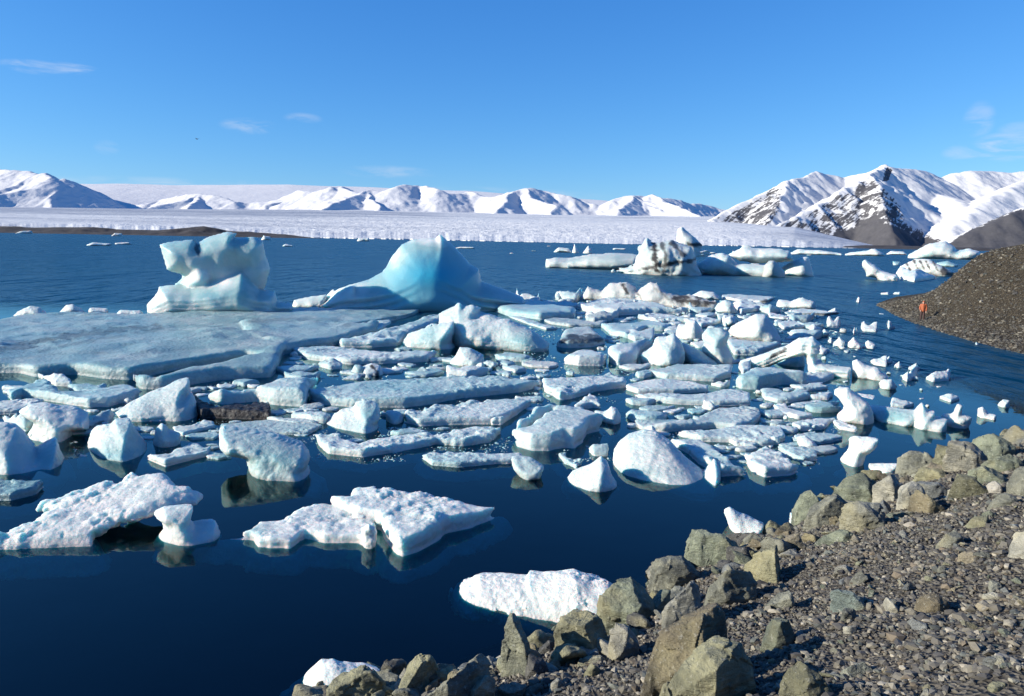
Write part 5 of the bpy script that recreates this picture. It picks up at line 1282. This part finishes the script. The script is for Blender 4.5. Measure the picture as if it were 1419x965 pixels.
R_("small whitish rock between slab and big rounded edge boulder", 'e4', "1166,424 1200,378 1264,410 1264,444 1190,454", (0.52, 0.50, 0.47))
R_("big smooth rounded boulder cut by the right edge, upper bank", 'e4', "1304,430 1328,330 1399,288 1470,300 1470,470 1340,466", GREY)
R_("low crumbly boulder on gravel left of the big rounded edge boulder", 'e4', "1196,494 1280,463 1364,480 1364,535 1240,526", GREY)
R_("dark blocky stone alone on the upper gravel with a long shadow", 'e4', "1010,660 1025,632 1080,598 1160,568 1184,640 1130,675", GREEN, ridge="1140,620", group="larger stones on the gravel")
R_("steep wedge stone with a black right side on the gravel", 'e4', "864,790 920,688 975,643 1014,700 964,776 910,800", GREY, ridge="965,690", group="larger stones on the gravel")
R_("pale block stone cut by the right edge of the gravel", 'e4', "1306,735 1336,700 1430,688 1440,870 1350,846", PALE, group="larger stones on the gravel")
R_("tan flattish stone on the gravel left of the pale edge block", 'e4', "1012,840 1022,826 1080,806 1154,840 1110,886 1040,876", TAN, group="larger stones on the gravel")
R_("small dark pointed rock under the long whitish topped boulder", 'e4', "514,545 540,503 584,530 594,575 530,585", SLATE)
R_("low rock at the gravel edge between pointed rock and brown boulder", 'e4', "612,600 622,568 690,543 744,570 764,595 640,604", GREY)
R_("small pale stone in the shade of the pale slab boulder", 'e4', "938,440 944,425 1000,428 1014,455 950,458", PALE)
R_("greenish blue flat stone lying in the centre of the gravel", 'e5', "366,270 400,250 490,238 564,280 584,325 480,350 400,335", TEAL, group="larger stones on the gravel")
R_("grey stone just below the greenish blue flat stone", 'e5', "405,350 412,336 500,328 492,394 420,405", GREY, group="larger stones on the gravel")
R_("small yellow stone below the greenish blue flat stone", 'e5', "426,425 445,412 492,413 504,462 450,480", PALE, group="larger stones on the gravel")
R_("brown streaked stone with a shadowed right face on the gravel", 'e5', "816,325 868,258 930,243 1004,290 1004,325 940,360 830,356", BROWN, ridge="930,300", group="larger stones on the gravel")
R_("pale rounded stone left of the brown streaked stone", 'e5', "636,335 662,283 700,298 744,345 680,355", PALE, group="larger stones on the gravel")
R_("green grey stone with a long black shadow, left edge of the gravel", 'e5', "-20,550 -10,440 30,400 72,366 112,366 154,470 132,546 50,566", GREEN, ridge="70,420", group="larger stones on the gravel")
R_("sharp slope backed stone above the long shadowed green grey stone", 'e5', "-4,306 40,250 98,198 132,198 154,260 180,305 100,336", GREY, ridge="125,230", group="larger stones on the gravel")
R_("flat pale green stone near the bottom of the gravel", 'e5', "404,690 420,655 470,608 552,593 574,660 450,716", (0.30, 0.32, 0.28), group="larger stones on the gravel")
R_("big double stone at the bottom edge of the gravel", 'e5', "85,860 96,760 168,708 180,648 252,668 334,760 420,820 300,860", OLIVE, group="larger stones on the gravel")
R_("half buried stone above the greenish blue flat stone", 'e5', "456,205 488,138 540,103 574,150 524,186", GREY, group="larger stones on the gravel")
R_("dark flat stone below the brown streaked stone", 'e5', "764,405 800,388 874,396 906,435 800,456", SLATE, group="larger stones on the gravel")
R_("dark grey stone in the right gravel near the bottom corner", 'e5', "1196,605 1215,596 1252,593 1296,640 1230,656", SLATE, group="larger stones on the gravel")
R_("pale stone on the bottom edge of the gravel", 'e5', "838,830 845,788 880,768 924,800 910,830", PALE, group="larger stones on the gravel")
R_("flat grey stone left of the yellow stone", 'e5', "296,390 320,372 382,363 404,400 320,416", GREY, group="larger stones on the gravel")
R_("tan topped stone in the upper gravel near the tan flattish one", 'e5', "1064,50 1082,32 1112,18 1194,45 1164,75 1090,80", TAN, group="larger stones on the gravel")
R_("light flat stone in the gravel left of the half buried stone", 'e5', "376,125 395,103 440,88 484,130 420,146", PALE, group="larger stones on the gravel")

# ---- scattered stones: a few prototypes, copied one by one
def stone_proto(k):
    rg = np.random.default_rng(100 + k)
    p = rg.normal(size=(10, 3)); p /= np.linalg.norm(p, axis=1)[:, None]
    p *= rg.uniform(.75, 1.1, size=(10, 1)); p *= np.array([1.0, rg.uniform(.6, .95), rg.uniform(.45, .8)])
    V, Q = hull_mesh('stone', p.astype(F32), 0.085, 0.06, k, soft=0.012, cuts=3)
    return mesh_from('loose_stone', V, Q, ROCK)
STONES = [stone_proto(k) for k in range(9)]
TONES = [OLIVE, GREY, GREEN, DARK, TAN, PALE, SLATE, GREY, GREEN, BROWN]
def scatter_stones():
    rg = random.Random(3)
    def put(x, y, r, label, group, nm='loose_stone', sink=.35):
        o = bpy.data.objects.new(nm, STONES[rg.randrange(9)]); COL.objects.link(o)
        o.location = (x, y, float(ground_z(x, y)) + r * (.5 - sink))
        o.rotation_euler = (rg.uniform(-.5, .5), rg.uniform(-.5, .5), rg.uniform(0, 6.28)); o.scale = (r, r * rg.uniform(.8, 1.1), r * rg.uniform(.7, 1.1))
        c = rg.choice(TONES); v = rg.uniform(.5, .9); o.color = (c[0] * v, c[1] * v, c[2] * v, 1)
        tag(o, label, 'stone' if nm == 'loose_stone' else 'boulder', group)
    # filling boulders wedged under and between the big ones of the bank
    n = 0
    pts = SHORE[1:-1]
    while n < 290:
        k = rg.randrange(len(pts) - 2); t = rg.random()
        a = np.array(pts[k]) * (1 - t) + np.array(pts[k + 1]) * t
        e = np.array(pts[k + 1]) - np.array(pts[k]); nn = np.array([e[1], -e[0]]) / np.linalg.norm(e)
        q = a + nn * rg.uniform(-.35, 2.0)
        gx, gy, gd = project(np.array([q[0], q[1], 0.5]))
        if not (430 < gx < 1460 and gy < 1000): continue
        put(q[0], q[1], rg.uniform(.16, .30) + .22 * rg.random() ** 3, "small broken rock wedged low among the big boulders of the bank", "filling rocks of the boulder bank", 'boulder')
        n += 1
    zones = [("fist sized loose stone on the lower gravel by the bottom edge", "1060,860 1419,860 1419,965 1040,965", 45, (.05, .13)),
             ("loose stone on the middle gravel around the greenish blue flat stone", "1060,770 1419,770 1419,860 1040,870", 60, (.05, .14)),
             ("loose stone on the upper gravel below the boulder row", "1150,690 1419,690 1419,770 1090,770 1100,740", 45, (.06, .17))]
    for lb, poly, m, (a, b) in zones:
        P = px('P', poly); x0, y0 = P.min(0); x1, y1 = P.max(0); n = 0
        while n < m:
            x = rg.uniform(x0, x1); y = rg.uniform(y0, y1)
            if poly_sdf(np.array([[x, y]]), P)[0] < 0: continue
            h = hit_ground(x, y); put(h[0], h[1], a + (b - a) * rg.random() ** 2, lb, "loose stones in the gravel"); n += 1
scatter_stones()

# ---- the gravel itself: uncountable
def pebble_field(name, pos, size, tones, kind_mat, seed):
    rg = np.random.default_rng(seed)
    t = (1 + 5 ** .5) / 2
    ico = np.array([(-1, t, 0), (1, t, 0), (-1, -t, 0), (1, -t, 0), (0, -1, t), (0, 1, t), (0, -1, -t), (0, 1, -t), (t, 0, -1), (t, 0, 1), (-t, 0, -1), (-t, 0, 1)], F32)
    ico /= np.linalg.norm(ico[0])
    Fc = np.array([(0, 11, 5), (0, 5, 1), (0, 1, 7), (0, 7, 10), (0, 10, 11), (1, 5, 9), (5, 11, 4), (11, 10, 2), (10, 7, 6), (7, 1, 8), (3, 9, 4), (3, 4, 2), (3, 2, 6), (3, 6, 8), (3, 8, 9), (4, 9, 5), (2, 4, 11), (6, 2, 10), (8, 6, 7), (9, 8, 1)], np.int32)
    n = len(pos)
    V = ico[None] * rg.uniform(.62, 1.25, (n, 12, 1)).astype(F32)
    V = V * np.stack([rg.uniform(.8, 1.3, n), rg.uniform(.6, 1.0, n), rg.uniform(.4, .8, n)], 1)[:, None, :].astype(F32)
    a = rg.uniform(0, 6.28, n); b = rg.normal(0, .45, n)
    cb, sb = np.cos(b)[:, None], np.sin(b)[:, None]; ca, sa = np.cos(a)[:, None], np.sin(a)[:, None]
    x, y, z = V[..., 0], V[..., 1], V[..., 2]
    y, z = y * cb - z * sb, y * sb + z * cb
    x, y = x * ca - y * sa, x * sa + y * ca
    V = np.stack([x, y, z], -1) * size[:, None, None] + pos[:, None, :]
    Q = (Fc[None] + (np.arange(n) * 12)[:, None, None]).reshape(-1, 3)
    col = np.repeat(tones, 12, axis=0)
    me = mesh_from(name, V.reshape(-1, 3), Q, kind_mat, {'tone': col}, smooth=False)
    return me
def pebble_tones(n, rg):
    base = np.array([(.145, .14, .13), (.10, .098, .098), (.20, .19, .165), (.26, .25, .22), (.17, .145, .115), (.13, .145, .14), (.40, .38, .34), (.075, .075, .08)])
    return base[rg.choice(8, n, p=[.25, .2, .17, .12, .08, .08, .04, .06])] * rg.uniform(.45, .85, (n, 1)) * np.array([1.04, 1.0, .88])
def build_gravel():
    rg = np.random.default_rng(8)
    n = 260000
    x = rg.uniform(-2, 24, n); y = rg.uniform(5, 27, n)
    d = shore_dist(np.stack([x, y], -1))
    z = ground_z(x, y)
    gx, gy, gd = project(np.stack([x, y, z], -1))
    k = (d > 0.5) & (gx > 560) & (gx < 1560) & (gy < 1060)
    x, y, z, d = x[k], y[k], z[k], d[k]
    size = np.exp(rg.normal(math.log(.021), .48, len(x))).clip(.010, .085)
    me = pebble_field('gravel', np.stack([x, y, z + size * .25], -1), size, pebble_tones(len(x), rg), PEBBLE, 4)
    print('PEBBLES', len(x))
    link('gravel', me, kind='stuff', label="grey and tan gravel covering the bank behind the boulders", cat='gravel')
    # stones of the moraine hill
    m = 24000
    i = rg.integers(0, len(HAZ), m); j = rg.integers(18, 200, m)
    p = HP[i, j] + rg.normal(0, .05, (m, 3)) * [1, 1, 0]
    keep = p[:, 2] > -.1; p = p[keep]
    size = np.exp(rg.normal(math.log(.045), .6, len(p))).clip(.02, .28)
    tn = 0.72 * pebble_tones(len(p), rg)
    me = pebble_field('hill_rubble', p, size, tn, PEBBLE, 9)
    link('hill_rubble', me, kind='stuff', label="small pale stones strewn over the brown moraine hill", cat='rubble')
build_gravel()

def build_slush():
    """uncountable crumbs of brash ice between the floes"""
    rg = np.random.default_rng(17)
    near = np.zeros_like(OCC)
    for dy in range(-2, 4):
        for dx in range(-4, 5):
            near |= np.roll(np.roll(OCC, dy, 0), dx, 1)
    gap = near & ~OCC
    P = px('P', "0,540 200,545 430,500 640,470 760,420 1110,425 1190,480 1150,640 1050,670 860,640 700,640 440,640 300,620 0,640")
    ok = gap & (poly_sdf(np.stack([xx * 4.0, yy * 4.0], -1), P) > 0)
    j, i = np.nonzero(ok)
    k = rg.integers(0, len(i), 3000)
    x = i[k] * 4.0 + rg.uniform(0, 4, len(k)); y = j[k] * 4.0 + rg.uniform(0, 4, len(k))
    clump = fbm(np.stack([x / 60, y / 25, 0 * x], -1), 3) > -0.05
    x, y = x[clump], y[clump]
    W_ = on_z(x, y, 0.0)
    m = (W_ - CAM) @ _F / FPX
    size = m * np.exp(rg.normal(math.log(1.1), .55, len(x))).clip(.5, 3.5)
    W_[:, 2] = size * rg.uniform(-.35, .05, len(x))
    me = pebble_field('brash_slush', W_, size, np.full((len(x), 3), .6), ICE, 31)
    nv = len(me.vertices)
    for nm, v in (('blue', np.repeat(rg.uniform(.5, 1.0, len(x)), 12)), ('dirt', np.repeat((rg.random(len(x)) < .1) * .4, 12)), ('size', np.full(nv, .5)), ('rough', np.full(nv, .6))):
        at = me.attributes.new(nm, 'FLOAT', 'POINT'); at.data.foreach_set('value', v.astype(F32))
    link('brash_slush', me, kind='stuff', label="fine white brash ice floating in the gaps between the floes", cat='brash ice')
build_slush()
# ------------------------------------------------------------------ person, bird
def sdf_mesh(name, fn, lo, hi, vox, mat, parent, loc=(0, 0, 0)):
    ax, ay, az = (np.arange(lo[k], hi[k] + vox, vox, dtype=F32) for k in range(3))
    X, Y, Z = np.meshgrid(ax, ay, az, indexing='ij')
    V, Q = surface_nets(fn(X, Y, Z).astype(F32), ax, ay, az)
    return link(name, mesh_from(name, V, Q, mat), loc, parent)
def cap(X, Y, Z, a, b, ra, rb):
    a = np.array(a, F32); b = np.array(b, F32); e = b - a
    t = np.clip(((X - a[0]) * e[0] + (Y - a[1]) * e[1] + (Z - a[2]) * e[2]) / float(e @ e), 0, 1)
    d = np.sqrt((X - a[0] - t * e[0]) ** 2 + (Y - a[1] - t * e[1]) ** 2 + (Z - a[2] - t * e[2]) ** 2)
    return (ra + t * (rb - ra)) - d
def ell(X, Y, Z, c, r):
    q = np.sqrt(((X - c[0]) / r[0]) ** 2 + ((Y - c[1]) / r[1]) ** 2 + ((Z - c[2]) / r[2]) ** 2)
    return (1 - q) * min(r)
def build_person():
    SK = mat_plain("skin", (0.50, 0.32, 0.24), 0.6, 0.05, 20); OR = mat_plain("orange_shell", (0.33, 0.085, 0.03), 0.7, 0.12, 12)
    TR = mat_plain("rust_trousers", (0.05, 0.026, 0.024), 0.8, 0.15, 12); BK = mat_plain("black_fabric", (0.02, 0.02, 0.022), 0.7, 0.1, 12)
    g = on_z(1278, 440.5, 0.35); x, y = float(g[0]), float(g[1])
    z = max(hill_z(x, y), 0.02)
    root = bpy.data.objects.new("person", None); COL.objects.link(root); root.location = (x, y, z - .02); root.rotation_euler = (0, 0, math.radians(150)); root.scale = (.93, .93, .93)
    tag(root, "person in orange jacket and hat standing on the moraine beach with a black pack", "person")
    hipL, hipR = (.09, 0, .90), (-.09, 0, .90); knL, knR = (.11, .03, .49), (-.10, .05, .49); ftL, ftR = (.12, 0, .09), (-.12, -.01, .09)
    shL, shR = (.19, -.01, 1.42), (-.19, -.01, 1.42); elL, elR = (.25, .03, 1.14), (-.26, .0, 1.14); wrL, wrR = (.20, .16, .96), (-.25, .07, .90)
    def body(X, Y, Z):
        f = cap(X, Y, Z, (0, 0, .95), (0, 0, 1.36), .13, .15)
        f = smax(f, cap(X, Y, Z, (0, -.01, 1.42), (0, .01, 1.53), .065, .055), .04)
        f = smax(f, ell(X, Y, Z, (0, .02, 1.62), (.078, .098, .115)), .03)
        f = smax(f, ell(X, Y, Z, (0, .118, 1.605), (.016, .022, .026)), .012)                     # nose
        for s in (-1, 1): f = smax(f, ell(X, Y, Z, (.08 * s, .015, 1.61), (.014, .024, .032)), .01)   # ears
        for s in (-1, 1): f = f - .012 * np.exp(-((X - .032 * s) ** 2 + (Y - .11) ** 2 + (Z - 1.63) ** 2) / .00022)
        for h, k, t in ((hipL, knL, ftL), (hipR, knR, ftR)):
            f = smax(f, cap(X, Y, Z, h, k, .085, .055), .04); f = smax(f, cap(X, Y, Z, k, t, .056, .038), .02)
            f = smax(f, cap(X, Y, Z, (t[0], t[1] - .03, .05), (t[0], t[1] + .16, .045), .045, .04), .03)
        for s, e, w in ((shL, elL, wrL), (shR, elR, wrR)):
            f = smax(f, cap(X, Y, Z, s, e, .055, .042), .03); f = smax(f, cap(X, Y, Z, e, w, .042, .028), .02)
            e, w = np.array(e), np.array(w); d = (w - e) / np.linalg.norm(w - e)
            p = w + d * .05; f = smax(f, cap(X, Y, Z, w, w + d * .085, .034, .036), .015)
            sd_ = np.array([1, 0, 0])
            for q, ln in ((-.030, .065), (-.010, .078), (.010, .073), (.028, .058)):
                a = w + d * .085 + sd_ * q; f = np.maximum(f, cap(X, Y, Z, a, a + d * ln + np.array([0, .018, 0]), .0105, .008))
            a = w + d * .03 + np.array([0, .03, 0]); f = np.maximum(f, cap(X, Y, Z, a, a + d * .05 + np.array([0, .022, 0]), .012, .009))
        return f
    sdf_mesh("body", body, (-.36, -.2, -.02), (.36, .32, 1.78), .0125, SK, root)
    def jacket(X, Y, Z):
        f = cap(X, Y, Z, (0, 0, .93), (0, 0, 1.36), .175, .175)
        f = smax(f, cap(X, Y, Z, (-.15, -.01, 1.40), (.15, -.01, 1.40), .085, .085), .06)
        for s, e, w in ((shL, elL, wrL), (shR, elR, wrR)):
            w2 = tuple(np.array(e) + .93 * (np.array(w) - np.array(e)))
            f = smax(f, cap(X, Y, Z, s, e, .085, .068), .04); f = smax(f, cap(X, Y, Z, e, w2, .068, .052), .03)
        f = smax(f, cap(X, Y, Z, (0, -.03, 1.45), (0, -.01, 1.52), .095, .085), .03)
        f = np.minimum(f, Z - .80)
        f = np.minimum(f, 1.53 - Z)
        return f + .006 * fbm(np.stack([X, Y, Z], -1) * 14, 2)
    j = sdf_mesh("jacket", jacket, (-.42, -.26, .74), (.42, .36, 1.62), .016, OR, root)
    def tro(X, Y, Z):
        f = np.full(X.shape, -1.0, F32)
        for h, k, t in ((hipL, knL, ftL), (hipR, knR, ftR)):
            f = smax(f, cap(X, Y, Z, h, k, .115, .082), .03); f = smax(f, cap(X, Y, Z, k, t, .082, .070), .02)
        f = smax(f, cap(X, Y, Z, (-.05, 0, .92), (.05, 0, .92), .135, .135), .03)
        return np.minimum(f, Z - .11) + .005 * fbm(np.stack([X, Y, Z], -1) * 13, 2)
    sdf_mesh("trousers", tro, (-.3, -.2, .05), (.3, .24, 1.1), .016, TR, root)
    for t in (ftL, ftR):
        def boot(X, Y, Z, t=t):
            f = cap(X, Y, Z, (t[0], t[1] - .02, .06), (t[0], t[1] + .15, .05), .060, .055)
            f = smax(f, cap(X, Y, Z, (t[0], t[1] - .01, .08), (t[0], t[1], .17), .062, .064), .03)
            return np.minimum(f, Z - .0)
        sdf_mesh("boot", boot, (t[0] - .1, -.15, -.04), (t[0] + .1, .3, .28), .012, BK, root)
    def hat(X, Y, Z):
        f = ell(X, Y, Z, (0, .005, 1.665), (.098, .112, .095)); f = np.minimum(f, Z - 1.645)
        return smax(f, ell(X, Y, Z, (0, .005, 1.77), (.028, .028, .028)), .01)
    sdf_mesh("hat", hat, (-.14, -.15, 1.6), (.14, .16, 1.83), .012, OR, root)
    def hair(X, Y, Z):
        return np.minimum(ell(X, Y, Z, (0, -.012, 1.625), (.088, .095, .10)), np.minimum(1.66 - Z, .04 - Y))
    sdf_mesh("hair", hair, (-.12, -.14, 1.48), (.12, .1, 1.7), .012, mat_plain("brown_hair", (.06, .035, .02), .7, .2, 40), root)
    def pack(X, Y, Z):
        q = np.maximum(np.maximum(np.abs(X) - .12, np.abs(Y + .245) - .055), np.abs(Z - 1.2) - .19)
        f = .045 - q
        return smax(f - .0, ell(X, Y, Z, (0, -.30, 1.10), (.12, .08, .11)), .03)
    p = sdf_mesh("backpack", pack, (-.22, -.44, .9), (.22, -.1, 1.5), .015, BK, None)
    p.location = root.location; p.rotation_euler = root.rotation_euler; p.scale = root.scale
    tag(p, "black backpack worn by the person in orange", "backpack")
    return root
build_person()
def build_bird():
    M = mat_plain("dark_feathers", (0.05, 0.05, 0.055), 0.8, 0.3, 4)
    d = ray(273, 193); d /= np.linalg.norm(d); P = CAM + d * 190
    root = bpy.data.objects.new("bird", None); COL.objects.link(root); root.location = P; root.rotation_euler = (0, 0, math.radians(70))
    tag(root, "small dark bird gliding in the blue sky above the ice cap", "bird")
    def body(X, Y, Z):
        f = ell(X, Y, Z, (0, 0, 0), (.085, .26, .08)); f = smax(f, ell(X, Y, Z, (0, .26, .03), (.055, .075, .055)), .05)
        f = smax(f, cap(X, Y, Z, (0, .31, .025), (0, .38, .015), .02, .007), .01)
        f = smax(f, ell(X, Y, Z, (0, -.32, .0), (.075, .14, .018)), .03)
        return f
    sdf_mesh("body", body, (-.2, -.55, -.15), (.2, .45, .15), .02, M, root)
    for s in (-1, 1):
        V = []; n = 12
        for k in range(n):
            t = k / (n - 1); x = s * (.06 + .74 * t); z = .03 + .17 * math.sin(t * 2.2) ; ch = .20 * (1 - t) ** .6 + .03; y = .06 - .16 * t * t
            th = .016 * (1 - t) + .004
            V += [(x, y + ch * .4, z), (x, y, z + th), (x, y - ch * .6, z), (x, y, z - th)]
        Q = [(4 * k + a, 4 * k + (a + 1) % 4, 4 * k + 4 + (a + 1) % 4, 4 * k + 4 + a) for k in range(n - 1) for a in range(4)]
        link("wing", mesh_from("wing", V, Q, M), parent=root)
build_bird()
